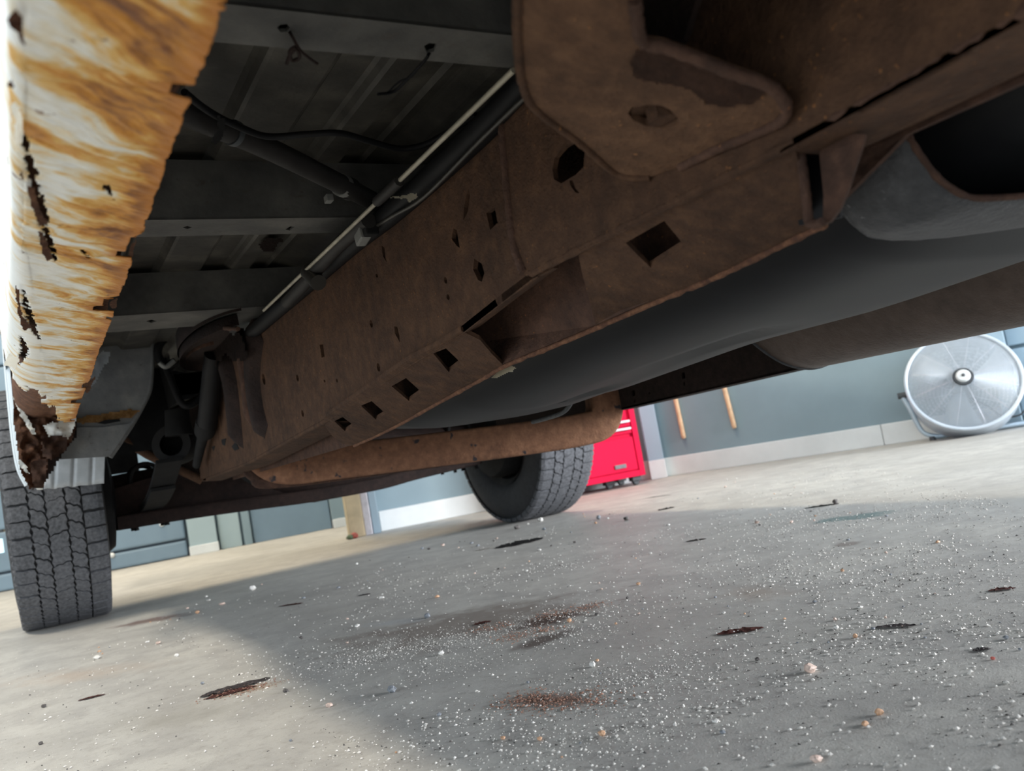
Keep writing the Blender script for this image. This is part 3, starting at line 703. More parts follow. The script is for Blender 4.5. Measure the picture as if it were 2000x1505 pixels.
# hanger: stacked curved plates at the top
def arcplate(name, cx, cy, s_, rx, ry, h, mat, parent, a0=pi*.05, a1=pi*1.05, wave=0.0):
    c = on_s(cx, cy, s_); vv, ff = [], []; n = 28
    for i in range(n+1):
        a = a0+(a1-a0)*i/n
        wv = wave*sin(i*2.1)
        e = Vector((-cos(a-pi/2)*0, 0, 0))
        q = Vector((-sin(a)*rx, -cos(a)*ry, 0))
        vv += [c + q*1.0 + Vector((0, 0, wv)), c + q*.98 + Vector((0, 0, h+wv)), c + q*.55 + Vector((0, 0, h+wv*.3)), c + Vector((.02, 0, h))]
    for i in range(n):
        for j in range(3): a = i*4+j; ff.append((a, a+1, a+5, a+4))
    return mesh_obj(name, vv, ff, mat, parent, True)
hg = rib3('spring_hanger', [(505, 640), (500, 690), (500, 740), (508, 800), (520, 845)], (.075, .05), .02, 'rust_dark', truck)
rib3('hanger_rib', [(440, 690), (455, 740), (463, 800), (470, 872)], (.07, .055), .022, 'rust_dark', hg)
rib3('hanger_rib', [(470, 640), (476, 700), (484, 760), (490, 830)], (.055, .02), .012, 'rust_red', hg)
arcplate('bump_stop_cup', 432, 664, .345, .075, .26, .035, 'rust_dark', hg)
arcplate('bump_stop_cup', 432, 684, .345, .072, .24, .020, 'rust_dark', hg)
bead('cup_edge', [on_s(x, y, .315) for x, y in ((352, 668), (362, 652), (395, 643), (430, 640), (465, 642))], .004, 'rust_red', hg, 8, .8, 14)
arcplate('bump_stop_pad', 405, 694, .34, .04, .12, .018, 'rust_red', hg)
crumple('hanger_plate', [(348, 672), (372, 655), (470, 650), (486, 700), (455, 705), (440, 690), (420, 715), (396, 704), (360, 690)], lambda x, y: on_s(x, y, .352), 'rust_dark', .01, 5, 50, 0, hg)
# pin holes by the corner
for px in ([(413, 873), (420, 870), (417, 880)], [(432, 858), (441, 856), (439, 870), (434, 868)], [(452, 872), (460, 862), (466, 876), (458, 880)]):
    plate('stamped_mark', [on_s(x, y, SW-.001) for x, y in px], [], (.002, 0, 0), 'underdark', rail)
# kicked-up rail end behind, with its outer face turned to us
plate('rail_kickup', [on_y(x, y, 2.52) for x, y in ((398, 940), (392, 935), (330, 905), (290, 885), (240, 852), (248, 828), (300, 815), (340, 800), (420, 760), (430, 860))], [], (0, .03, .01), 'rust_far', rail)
bead('kickup_edge', [on_y(x, y, 2.50) for x, y in ((395, 938), (340, 912), (290, 888), (236, 854))], .012, 'rust', rail, 6, .1, 15)
# damper, hoses and fittings in the gap
dp = thing  # keep name short
tube('shock_absorber', [on_s(x, y, .352) for x, y in ((418, 690), (412, 760), (405, 825))], [.02, .022, .022], 'black', truck, 14)
tube('shock_rod', [on_s(x, y, .355) for x, y in ((402, 828), (392, 870), (384, 908))], [.016, .012, .010], 'underdark', truck, 12)
tube('shock_collar', [on_s(x, y, .354) for x, y in ((404, 822), (400, 842))], .024, 'underdark', truck, 14)
tube('brake_hose', smooth_path([on_y(x, y, 2.25) for x, y in ((318, 700), (330, 730), (350, 780), (368, 792), (392, 775), (408, 730))], 6), .009, 'black', truck, 8)
tube('hose_loop', smooth_path([on_y(x, y, 2.2) for x, y in ((352, 645), (318, 665), (308, 690), (322, 712), (342, 706))], 6), .010, 'underdark', truck, 8)
tube('hose_clip', smooth_path([on_y(x, y, 2.18) for x, y in ((311, 708), (324, 716), (340, 704))], 5), .006, 'nylon', truck, 8)
bm = bmesh.new(); c = on_y(350, 868, 2.4); lathe(bm, [(-.02, .001), (-.02, .05), (.02, .055), (.06, .05), (.06, .03)], 24, frame(c, (-.5, -1, 0)))
bm_obj('spring_eye', bm, 'drum', truck, True, radians(40))
tube('hydraulic_block', [on_y(x, y, 2.33) for x, y in ((345, 800), (350, 850))], [.03, .035], 'underdark', truck, 10)

# ---- lines and hoses on top of the rail
rp = lambda pts, s: [on_s(x, y, s) for x, y in pts]
tube('fuel_line', rp([(1003, 137), (760, 372), (515, 606)], .342), .0024, 'line', truck, 8)
tube('brake_line', smooth_path(rp([(1036, 180), (940, 272), (830, 383), (770, 420), (716, 452)], .362), 4), .0022, 'line_dark', truck, 8)
tube('harness', smooth_path(rp([(1040, 150), (960, 235), (850, 340), (760, 420), (690, 475), (600, 555), (520, 625), (470, 670)], .372), 5), .0125, 'black', truck, 12)
tube('conduit', smooth_path(rp([(720, 430), (660, 480), (600, 548), (560, 590)], .352), 5), .009, 'hose', truck, 12)
tube('line_connector', rp([(780, 353), (736, 394)], .341), .0055, 'hose', truck, 8)
tube('conduit_clamp', rp([(602, 530), (622, 552)], .348), .011, 'line_dark', truck, 12)
crumple('tape_tag', [(762, 386), (772, 383), (786, 384), (800, 378), (814, 377), (817, 384), (806, 392), (800, 396), (794, 388), (776, 387)], lambda x, y: on_s(x, y, .350), 'tape', .003, 2, 60)
box('line_clip', frame(on_s(708, 462, .35), on_s(716, 452, .35)-on_s(704, 472, .35)), .022, .012, .014, 'nylon', truck, .002)
box('line_clip', frame(on_s(722, 447, .355), on_s(728, 440, .355)-on_s(716, 454, .355)), .016, .016, .018, 'underdark', truck, .002)
# filler neck and vent hose
fp = [on_w(300, 185, .60), on_w(380, 228, .596), on_w(520, 288, .590), on_w(650, 352, .582), on_w(735, 396, .572)]
fr = 22*mpp(fp[2])
tube('filler_hose', smooth_path(fp, 5), fr, 'hose', truck, 20)
for (x, y), w, rr in (((452, 258), .593, 1.10), ((664, 360), .5812, 1.16), ((676, 366), .5805, 1.2)):
    p = on_w(x, y, w); q = on_w(x+9, y+4, w-.0005); tube('hose_clamp', [p, q], fr*rr, 'darkgrey' if x < 500 else 'nylon' if x < 670 else 'hose', truck, 20)
box('clamp_screw', frame(on_w(642, 388, .57), (1, 0, 0)), .008, .012, .008, 'nylon', truck, .001)
tube('vent_hose', smooth_path([on_w(x, y, .585) for x, y in ((360, 180), (400, 212), (450, 240), (520, 266), (600, 262), (664, 260), (720, 275), (780, 290), (830, 282), (880, 255), (930, 225))], 6), 6.5*mpp(on_w(600, 262, .585)), 'black', truck, 10)
crumple('hose_bracket', [(425, 225), (440, 232), (436, 262), (424, 282), (412, 278), (424, 255)], pw(.575), 'black', .002, 3, 62)

# ---- tank, strap, shields
TB = [(-.4, .395), (.12, .392), (.28, .385), (.40, .352), (.55, .340), (.8, .326), (1.05, .306), (1.3, .302), (1.42, .312), (1.50, .345)]
tb = lambda y: lerp_tab(TB, y)
TYS = [-.4, .0, .2, .27, .33, .38, .44, .55, .68, .8, .92, 1.05, 1.18, 1.3, 1.38, 1.44, 1.485, 1.505]
def tank_pt(u, v):
    i = u*(len(TYS)-1); k = min(int(i), len(TYS)-2); y = TYS[k]+(TYS[k+1]-TYS[k])*(i-k)
    endk = max(0, (y-1.38)/.125); sh = 1-.25*endk**2
    cs, hw = .69, .19*sh; b0 = tb(y); top = .53-.05*endk; hh = (top-b0)/2; cw = b0+hh
    a = -pi + 2*pi*v; n = 4.2
    ca, sa = cos(a), sin(a)
    s = cs + hw*(abs(ca)**(2/n))*(1 if ca >= 0 else -1); w = cw + hh*(abs(sa)**(2/n))*(1 if sa >= 0 else -1)
    if sa < 0:                                            # moulded step and groove in the underside
        g = math.exp(-((s-(.70+.12*(y-.8)))/.012)**2)*max(0, min(1, (y-.55)/.1))*max(0, min(1, (1.15-y)/.1)); w += .010*g
        g2 = max(0, min(1, (s-.66-.1*(y-.9))/.03))*max(0, min(1, (y-.6)/.15))*max(0, min(1, (1.2-y)/.1)); w += .006*g2
    return T(s, y, w)
tank = grid('fuel_tank', tank_pt, 120, 120, 'tank', truck, True)
bpath = [(.443, .50), (.446, .45), (.450, .415), (.458, .392), (.472, .375), (.492, .3645), (.52, .3605), (.60, .360), (.70, .362), (.80, .367), (.90, .375), (.93, .40), (.935, .5)]
bp = smooth_path([Vector((s, 0, w)) for s, w in bpath], 6)
def band_pt(u, v):
    p = bp[min(int(u*(len(bp)-1)+.5), len(bp)-1)]
    yn = .288-.02*max(0, min(1, (p.x-.5)/.1)); yf = .350+.022*max(0, min(1, (p.x-.46)/.08))-.03*max(0, min(1, (p.x-.6)/.1))
    return T(p.x, yn+(yf-yn)*v, p.z+.004*(2*v-1)**2)
strap = grid('tank_strap', band_pt, len(bp)-1, 10, 'band', truck, True, thick=.003)
bead('strap_edge', [band_pt(u, 0) for u in [i/16 for i in range(17)]], .0022, 'rust_red', strap, 4, .5, 70)
bead('strap_edge', [band_pt(u, 1) for u in [i/16 for i in range(17)]], .0018, 'band', strap, 4, .4, 71)
# moulded skirt at the rear of the tank
def skirt_pt(u, v):
    x = 855+(1105-855)*u; yb = 806+8*sin(u*pi)-30*u**2*0; p = on_s(x, 800-18*u+12*sin(u*pi), .62+.12*u)
    return p + Vector((.05*v, .02*v, .022*v*(1.2-u)))
grid('tank_skirt', skirt_pt, 30, 6, 'tank_lip', tank, True, thick=.004)
tube('skirt_loop', smooth_path([on_s(x, y, .85) for x, y in ((1118, 778), (1112, 792), (1098, 806), (1070, 816), (1040, 824))], 5), .004, 'tank_lip', tank, 8)
crumple('tape_scrap', [(978, 716), (1000, 714), (1008, 720), (970, 738), (958, 738)], lambda x, y: on_s(x, y, .455), 'tape', .001, 2, 72, 0, rail)
tube('tank_scratch', smooth_path([on_s(x, y, .60) for x, y in ((1046, 745), (1030, 748), (1036, 751), (1070, 748), (1108, 744))], 4), .0012, 'tank_lip', tank, 6)
# exhaust heat shield and muffler shell
hp = [(.895, .43), (.925, .405), (.965, .396), (.985, .392), (1.000, .372), (1.015, .345), (1.04, .318), (1.075, .303), (1.115, .300), (1.155, .308), (1.185, .33), (1.20, .36), (1.205, .40)]
hps = smooth_path([Vector((s, 0, w)) for s, w in hp], 5)
def shield_pt(u, v):
    p = hps[min(int(v*(len(hps)-1)+.5), len(hps)-1)]; y = -.3+1.27*u
    if u > .97 : y -= .0
    return T(p.x - .03*(1-u)*0, y + .03*(p.z-.36)/.06*u**6, p.z + .012*(1-u))
shd = grid('exhaust_heat_shield', shield_pt, 40, len(hps)-1, 'shield', truck, True, thick=.002)
bead('shield_rim', [shield_pt(1, v) for v in [.22+.78*i/20 for i in range(21)]], .0032, 'band', shd, 4, .1, 75)
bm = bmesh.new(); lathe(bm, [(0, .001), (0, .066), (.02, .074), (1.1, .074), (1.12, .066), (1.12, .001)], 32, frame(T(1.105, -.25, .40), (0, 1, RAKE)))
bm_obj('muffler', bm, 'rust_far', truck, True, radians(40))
dk = on_y(1955, 630, .66)
# far frame rail with slots
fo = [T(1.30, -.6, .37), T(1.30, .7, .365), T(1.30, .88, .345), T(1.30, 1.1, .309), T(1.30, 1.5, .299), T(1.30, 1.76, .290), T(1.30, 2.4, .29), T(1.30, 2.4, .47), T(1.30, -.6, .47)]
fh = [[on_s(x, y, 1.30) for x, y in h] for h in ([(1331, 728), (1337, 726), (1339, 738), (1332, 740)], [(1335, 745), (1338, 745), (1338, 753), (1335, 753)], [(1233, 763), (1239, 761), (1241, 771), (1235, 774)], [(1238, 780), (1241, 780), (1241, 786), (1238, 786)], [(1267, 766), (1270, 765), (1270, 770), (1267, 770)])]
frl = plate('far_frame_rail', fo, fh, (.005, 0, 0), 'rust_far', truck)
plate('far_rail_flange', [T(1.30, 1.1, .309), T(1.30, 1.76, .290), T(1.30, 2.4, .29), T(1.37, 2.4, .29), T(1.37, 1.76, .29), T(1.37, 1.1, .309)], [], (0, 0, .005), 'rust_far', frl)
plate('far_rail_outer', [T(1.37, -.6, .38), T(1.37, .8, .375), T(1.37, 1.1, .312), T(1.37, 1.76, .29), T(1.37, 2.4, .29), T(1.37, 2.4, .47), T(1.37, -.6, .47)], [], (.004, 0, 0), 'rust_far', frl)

# ---- drop-down crossmember, swept box section
def sweep_box(name, path, hw, hh, mat, parent, rnd=.012):
    """path in 3D lying in an upright plane; section hw deep (y) and hh across"""
    path = smooth_path(path, 7); n = len(path); bm = bmesh.new(); rings = []
    sec = []
    for cx, cz, a0 in ((1, 1, 0), (-1, 1, pi/2), (-1, -1, pi), (1, -1, 3*pi/2)):
        for k in range(4): a = a0+pi/2*k/3; sec.append((cx*(hw-rnd)+rnd*cos(a), cz*(hh-rnd)+rnd*sin(a)))
    ln = (path[-1]-path[0]); yd = Vector((ln.y, -ln.x, 0)).normalized()
    for i, p in enumerate(path):
        t = (path[min(i+1, n-1)]-path[max(i-1, 0)]).normalized(); up = t.cross(yd).normalized()
        rings.append([bm.verts.new(p + yd*a + up*b) for a, b in sec])
    k = len(sec)
    for A, B in zip(rings, rings[1:]):
        for j in range(k): bm.faces.new((A[j], A[(j+1) % k], B[(j+1) % k], B[j]))
    bm.faces.new(rings[0]); bm.faces.new(rings[-1][::-1])
    return bm_obj(name, bm, mat, parent, True, radians(35))
ym = lambda s: 1.98-.25*(s-.46)/.84
def cp(s, z): return Vector((s, ym(s)+.035, z))
cross = sweep_box('drop_crossmember', [cp(.452, .47), cp(.455, .40), cp(.475, .350), cp(.52, .328), cp(.62, .322), cp(.85, .310), cp(1.10, .299), cp(1.20, .298), cp(1.255, .305), cp(1.278, .34), cp(1.282, .40), cp(1.283, .47)], .036, .041, 'rust_orange', truck, .008)
sweep_box('crossmember_lower_flange', [cp(.43, .36)+Vector((0, .05, 0)), cp(.45, .32)+Vector((0, .05, 0)), cp(.50, .296)+Vector((0, .05, 0)), cp(.85, .280)+Vector((0, .05, 0)), cp(1.15, .270)+Vector((0, .05, 0))], .035, .012, 'rust_red', cross, .005)
bm = bmesh.new(); lathe(bm, [(-.05, .001), (-.05, .09), (0, .11), (.05, .09), (.05, .001)], 24, frame(Vector((.56, 2.35, .40)), (0, 1, 0))); bm_obj('driveshaft_guard', bm, 'underdark', truck, True, radians(40))

# ---- rear axle, springs, brakes
AY, AZ = 2.985, .362
bm = bmesh.new()
lathe(bm, [(.16, .001), (.16, .055), (.24, .06), (.40, .066), (.55, .075), (.66, .095), (.74, .125), (.84, .142), (.95, .140), (1.04, .115), (1.12, .085), (1.25, .068), (1.45, .06), (1.56, .055), (1.56, .001)], 36, frame((0, AY, AZ), (1, 0, 0)))
axle = bm_obj('rear_axle', bm, 'rust_dark', truck, True, radians(45))
sweep_box('axle_truss', [Vector((.20, AY-.05, .268)), Vector((.40, AY-.05, .264)), Vector((.62, AY-.05, .255)), Vector((.80, AY-.05, .246)), Vector((1.05, AY-.05, .246)), Vector((1.20, AY-.05, .258)), Vector((1.46, AY-.05, .272))], .06, .022, 'rust_dark', axle, .008)
plate('axle_gusset', [Vector((s, AY-.075, z)) for s, z in ((.17, .262), (.40, .258), (.62, .245), (.80, .232), (1.06, .230), (1.20, .244), (1.45, .262), (1.45, .35), (1.1, .42), (.8, .46), (.55, .43), (.17, .37))], [], (0, .012, 0), 'rust_dark', axle)
def leaf(s):
    root = None
    for k in range(2):
        L = .66-.2*k; z0 = .300-.012*k + .0
        pts = [Vector((s, AY+(-1+2*i/14)*L, z0+.10*((-1+2*i/14)*L/.66)**2)) for i in range(15)]
        vv, ff = [], []
        for p in pts:
            for dx, dz in ((-.032, 0), (.032, 0), (.032, .009), (-.032, .009)): vv.append(p+Vector((dx, 0, dz)))
        for i in range(14):
            for j in range(4): a = i*4+j; b2 = i*4+(j+1) % 4; ff.append((a, b2, b2+4, a+4))
        ff += [(3, 2, 1, 0), (56, 57, 58, 59)]
        o = mesh_obj('leaf_spring' if root is None else 'spring_leaf', vv, ff, 'underdark', root or truck)
        root = root or o
    for dy in (-.06, .06):
        tube('u_bolt', smooth_path([Vector((s-.045, AY+dy, .235)), Vector((s-.045, AY+dy, .40)), Vector((s, AY+dy, .44)), Vector((s+.045, AY+dy, .40)), Vector((s+.045, AY+dy, .235))], 4), .007, 'drum', root, 8)
    box('spring_plate', frame((s, AY, .256), (1, 0, 0)), .12, .17, .012, 'rust_dark', root, .003)
leaf(.30); leaf(1.42)

# ---- wheels
TR, TW = .365, .250
def wheel(sc_, side):
    """side +1: outer face towards +s"""
    mt = frame((sc_, AY, TR-.004), (side, 0, 0))
    h = TW/2
    prof = [(-h+.045, .205), (-h+.022, .215), (-h+.006, .245), (-h, .285), (-h+.004, .320), (-h+.014, .343), (-h+.028, .3535), (-.05, .3565), (0, .357), (.05, .3565), (h-.028, .3535), (h-.014, .343), (h-.004, .320), (h, .285), (h-.006, .245), (h-.022, .215), (h-.045, .205)]
    bm = bmesh.new(); lathe(bm, prof, 96, mt); ty = bm_obj('tyre', bm, 'tyre', truck, True, radians(60))
    # tread blocks, five ribs with slanted cuts
    bm = bmesh.new(); NP = 50
    ribs = [(-h+.008, -.066, .34, .0), (-.061, -.027, .25, .35), (-.022, .022, .16, -.25), (.027, .061, .25, .35), (.066, h-.008, .30, .0)]
    def crown(x): a = abs(x)/h; return TR - .0035*a*a - (.010*max(0, (a-.82)/.18)**1.6)
    for ri, (x0, x1, gap, slant) in enumerate(ribs):
        rnd = random.Random(ri*17+int(sc_*10))
        for k in range(NP):
            pitch = 2*pi/NP; g = pitch*gap*.42; a0 = k*pitch + (ri % 2)*pitch*.5; na, nx = 3, 4
            jit = rnd.uniform(-.06, .06)*pitch
            vs = []
            for lay in range(2):
                for i in range(nx+1):
                    x = x0+(x1-x0)*i/nx; zig = slant*pitch*((i/nx)-.5) + (.045*pitch if i % 2 else -.045*pitch)*(1 if abs(slant) > 0 else .3)
                    for j in range(na+1):
                        a = a0+g/2+jit*(0 if 0 < j < na else 1)*.5 + (pitch-g)*j/na + zig
                        xe = x + (.0022*(1 if j % 2 else -1) if i in (0, nx) and 0 < ri < 5 else 0)
                        r = crown(x) if lay else crown(x)-.013
                        vs.append(bm.verts.new(mt @ Vector((xe, r*cos(a), r*sin(a)))))
            W_ = na+1; Lc = (nx+1)*W_
            for i in range(nx):
                for j in range(na): b0 = Lc+i*W_+j; bm.faces.new((vs[b0], vs[b0+1], vs[b0+W_+1], vs[b0+W_]))
            for i in range(nx):
                for j in (0, na): b0 = i*W_+j; bm.faces.new((vs[b0], vs[b0+W_], vs[b0+W_+Lc], vs[b0+Lc]))
            for j in range(na):
                for i in (0, nx): b0 = i*W_+j; bm.faces.new((vs[b0], vs[b0+1], vs[b0+1+Lc], vs[b0+Lc]))
    bm_obj('tread', bm, 'tread', ty)
    bm = bmesh.new(); lathe(bm, [(-h+.03, .203), (-h+.02, .212), (-h+.04, .19), (-.02, .185), (.03, .18), (.06, .15), (.055, .10), (.07, .06), (.07, .001)], 48, mt)
    rimo = bm_obj('wheel_rim', bm, 'rim', truck, True, radians(40))
    bm = bmesh.new(); lathe(bm, [(-.17, .001), (-.17, .07), (-.155, .165), (-.135, .178), (0, .17), (0, .14)], 36, mt); bm_obj('brake_drum', bm, 'drum', rimo, True, radians(40))
wheel(.037, -1); wheel(1.715, 1)

# ---- wheelhouse, mudflap
WY = 2.20
wp = [(60, 640), (60, 895), (215, 890), (236, 858), (262, 818), (287, 772), (293, 745), (295, 700), (296, 640)]
wh = plate('wheelhouse_front', [on_y(x, y, WY) for x, y in [(60, 600)]+wp[1:-1]+[(297, 600)]], [], (0, .003, 0), 'panel', truck)
tube('wheelhouse_edge', smooth_path([on_y(x, y, WY+.006) for x, y in ((297, 600), (296, 700), (293, 750), (286, 775), (262, 820), (236, 860), (214, 892))], 4), .007, 'panel', wh, 8)
crumple('seam_rust', [(138, 822), (170, 812), (210, 806), (255, 798), (272, 803), (258, 814), (210, 822), (160, 828)], py_(WY-.006), 'rust_bright', .002, 3, 90, 0, wh)
plate('seam_slit', [on_y(x, y, WY-.010) for x, y in ((190, 826), (205, 820), (232, 818), (236, 822), (205, 828))], [], (0, .001, 0), 'black', wh)
plate('lower_apron', [on_y(x, y, WY-.006) for x, y in ((120, 834), (200, 834), (258, 826), (236, 860), (214, 891), (110, 897))], [], (0, .003, 0), 'panel', wh)
crumple('bracket_tab', [(182, 706), (200, 684), (216, 688), (212, 702), (196, 728), (186, 748), (170, 765), (172, 740)], py_(2.05), 'flap', .004, 3, 91, 0, wh)
def arch_pt(u, v):
    a = pi*(.02+.96*u); return Vector((-.02+.36*v, AY-.50*cos(a), .42+.46*sin(a)))
grid('wheelhouse_liner', arch_pt, 24, 4, 'underdark', truck, True)
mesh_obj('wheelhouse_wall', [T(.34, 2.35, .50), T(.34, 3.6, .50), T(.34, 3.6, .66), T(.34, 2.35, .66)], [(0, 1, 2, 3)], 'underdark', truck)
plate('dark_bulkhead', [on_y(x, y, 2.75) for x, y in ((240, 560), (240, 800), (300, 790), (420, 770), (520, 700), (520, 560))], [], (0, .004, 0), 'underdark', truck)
fx = [on_y(x, y, 2.42) for x, y in ((92, 898), (204, 888), (202, 944), (150, 951), (100, 957))]
f0, f1 = on_y(86, 955, 2.42), on_y(203, 944, 2.42); g0, g1 = on_y(92, 860, 2.42), on_y(206, 860, 2.42)
def flap_pt(u, v):
    p = f0.lerp(f1, u).lerp(g0.lerp(g1, u), v); k = abs((u*3.2) % 1-.5)
    return p + Vector((0, -.006*min(1, k*6), .003*noise.noise(Vector((u*9, 0, 0)))*(1-v)))
grid('mudflap', flap_pt, 60, 8, 'flap', truck, True, thick=.004)

# ---- rest of the truck above and beyond: right bed side, tailgate, cab, exhaust
grid('right_bedside', lambda u, v: T(1.755+.015*sin(pi*u), -.6+4.35*u, (lambda y: max(.47, .365+sqrt(max(0, .47**2-(y-2.98)**2))))(-.6+4.35*u)*(1-v)+1.25*v), 90, 6, 'white_paint', truck, True, thick=.002)
grid('right_sill_turn', lambda u, v: T(1.755-.07*v, -.6+3.05*u, .47-.015*v), 10, 4, 'rotten', truck, True, uvfn=lambda u, v: (u*3, v))
box('tailgate', frame(T(.88, 3.70, .95), (1, 0, 0)), 1.76, .05, .62, 'white_paint', truck, .01)
cabp = [(-.64, .47), (-.64, 1.45), (-.78, 1.80), (-1.5, 1.84), (-2.1, 1.35), (-3.3, 1.15), (-3.45, .55), (-3.0, .47), (-2.9, .75), (-2.5, .92), (-2.1, .75), (-2.0, .47)]
bm = bmesh.new(); va = [bm.verts.new((.02, y, z)) for y, z in cabp]; vb = [bm.verts.new((1.74, y, z)) for y, z in cabp]
bm.faces.new(va); bm.faces.new(vb[::-1])
for i in range(len(cabp)): j = (i+1) % len(cabp); bm.faces.new((va[i], vb[i], vb[j], va[j]))
bm_obj('cab_shell', bm, 'white_paint', truck)

# ================================================================ THINGS IN THE ROOM
# ---- red tool chest against the back wall
cB = on_z(1260, 944); cB.z = 0
CW, CDP = .62, .29
org = cB + dA*.012                                     # front right foot corner
def chest_box(name, x0, x1, z0, z1, dep0, dep1, mat, parent, bev=.004):
    c = org + dA*((x0+x1)/2) + nA*((dep0+dep1)/2) + Vector((0, 0, (z0+z1)/2))
    return box(name, frame(c, dA), x1-x0, abs(dep1-dep0), z1-z0, mat, parent, bev)
chest = thing('tool_chest', 'bright red rolling tool chest against the grey-blue wall', 'tool chest', tuple(org - dA*CW/2 + nA*CDP/2))
zb = wall_pt(1262, 926, org, nA).z
chest_box('cabinet_body', -CW, 0, zb, .80, .012, CDP, 'red', chest)
chest_box('cabinet_rim', -.030, 0, zb, .80, -.004, .014, 'red', chest, .002)
chest_box('cabinet_rim', -CW, -CW+.03, zb, .80, -.004, .014, 'red', chest, .002)
chest_box('cabinet_rim', -CW+.03, -.03, zb, zb+.03, -.004, .014, 'red', chest, .002)
zp1 = wall_pt(1240, 849, org, nA).z
pn = chest_box('door_panel', -CW+.034, -.034, zb+.034, zp1-.004, 0, .013, 'red', chest, .003)
bp0 = wall_pt(1212, 911, org, nA, .004); box('badge', frame(bp0, dA), .062, .008, .020, 'grate', pn, .001)
zd = zp1+.012
h1z = wall_pt(1240, 834, org, nA).z; h2z = wall_pt(1238, 820, org, nA).z
step = max(.03, h2z-h1z)
for k in range(2):
    z0 = zd + k*step
    if z0+step > .79: break
    dr = chest_box('drawer', -CW+.034, -.034, z0+.002, z0+step-.002, 0, .013, 'red', chest, .002)
    c = org - dA*(CW/2) - nA*.010 + Vector((0, 0, h1z + k*step)); box('drawer_pull', frame(c, dA), CW-.08, .018, .013, 'chrome', dr, .003)
for x, dep in ((-.04, .05), (-.04, CDP-.05), (-CW+.04, .05), (-CW+.04, CDP-.05), (-.16, .12)):
    c = org + dA*x + nA*dep; cst = box('caster', frame(c + Vector((0, 0, zb-.012)), dA), .05, .05, .024, 'darkgrey', chest, .003)
    bm = bmesh.new(); r = min(.026, zb*.4); lathe(bm, [(-.012, .001), (-.012, r-.004), (-.008, r), (.008, r), (.012, r-.004), (.012, .001)], 20, frame(c + Vector((0, 0, r)), nA)); bm_obj('caster_wheel', bm, 'darkgrey', cst, True, radians(40))

# ---- two broom handles hanging on the right wall
def handle(label, bot, top, r=.0125):
    p0 = wall_pt(*bot, B0, nB, r+.001); p1 = wall_pt(*top, B0, nB, r+.001)
    d = (p1-p0).normalized(); p1 = p0 + d*1.15
    t = thing('broom_handle', label, 'broom handle', tuple(p0), 'wooden handles hung on the wall')
    tube('stick', [p0, p0+d*.004, p0+d*.02, p1], [r*.6, r*.9, r, r], 'wood', t, 14)
    tube('hang_hook', smooth_path([p1 - d*.03 + nB*r, p1 - d*.01 - nB*.02, p1 + d*.04 + nB*(r+.01)], 4), .003, 'chrome', t, 8)
handle('shorter looking wooden handle on the wall, nearer the red tool chest', (1336, 856), (1320, 782))
handle('wooden handle on the wall farther from the red tool chest, nearer the fan', (1435, 836), (1415, 758))

# ---- drum fan on its tubular stand
foot = on_z(1813, 861); 
fc = wall_pt(1880, 752, foot + dB*.15, nB, -.01)
rad = 100*mpp(fc); toc = (CAM-fc); toc.z = 0; toc.normalize()
axf = (toc*cos(radians(22)) + Vector((0, 0, 1))*sin(radians(22)) + RT*.10).normalized()
fan = thing('floor_fan', 'round silver drum fan with wire cage on a tubular stand by the wall', 'fan', tuple(foot))
fm = frame(fc, axf)                                     # local x = fan axis towards us
bm = bmesh.new(); lathe(bm, [(.055, rad*.985), (.060, rad), (.05, rad*1.015), (-.06, rad*1.0), (-.065, rad*.985)], 64, fm); lathe(bm, [(.05, rad*.985), (-.06, rad*.975)], 64, fm)
bm_obj('drum_ring', bm, 'wire', fan, True, radians(50))
bm = bmesh.new()
tube_bm(bm, [fm @ Vector((.060, rad*cos(2*pi*k/64), rad*sin(2*pi*k/64))) for k in range(65)], .008, 8, False)
bm_obj('front_rim', bm, 'wire', fan, True)
cage = bmesh.new()
def dome(t): return .055 + .045*(1-t*t)
for i in range(1, 38):
    t = .17+.83*i/38
    tube_bm(cage, [fm @ Vector((dome(t), rad*t*cos(2*pi*k/56), rad*t*sin(2*pi*k/56))) for k in range(57)], .0017, 4, False)
bm_obj('wire_cage', cage, 'wire', fan, True)
bm = bmesh.new()
for k in range(12):
    a = 2*pi*k/12+.2; tube_bm(bm, [fm @ Vector((dome(t)-.002, rad*t*cos(a), rad*t*sin(a))) for t in (.14, .3, .5, .7, .85, 1.0)], .0022, 5)
bm_obj('cage_spokes', bm, 'chrome', fan, True)
bm = bmesh.new()
for i in range(1, 12):
    t = .15+.85*i/12; tube_bm(bm, [fm @ Vector((-.062-.03*(1-t*t), rad*t*cos(2*pi*k/48), rad*t*sin(2*pi*k/48))) for k in range(49)], .0014, 4, False)
for k in range(12):
    a = 2*pi*k/12; tube_bm(bm, [fm @ Vector((-.062-.03*(1-t*t), rad*t*cos(a), rad*t*sin(a))) for t in (.14, .4, .7, 1.0)], .002, 5)
bm_obj('rear_cage', bm, 'wire', fan, True)
bm = bmesh.new(); lathe(bm, [(.118, .001), (.118, rad*.10), (.112, rad*.125), (.100, rad*.135)], 28, fm); bm_obj('hub_cap', bm, 'base', fan, True, radians(40))
bm = bmesh.new(); lathe(bm, [(.108, .001), (.108, rad*.17), (.09, rad*.19), (.02, rad*.19), (-.11, rad*.17), (-.11, .001)], 28, fm); bm_obj('motor', bm, 'darkgrey', fan, True, radians(40))
bm = bmesh.new(); lathe(bm, [(.121, .001), (.121, rad*.03), (.117, rad*.035)], 14, fm); bm_obj('hub_screw', bm, 'darkgrey', fan, True)
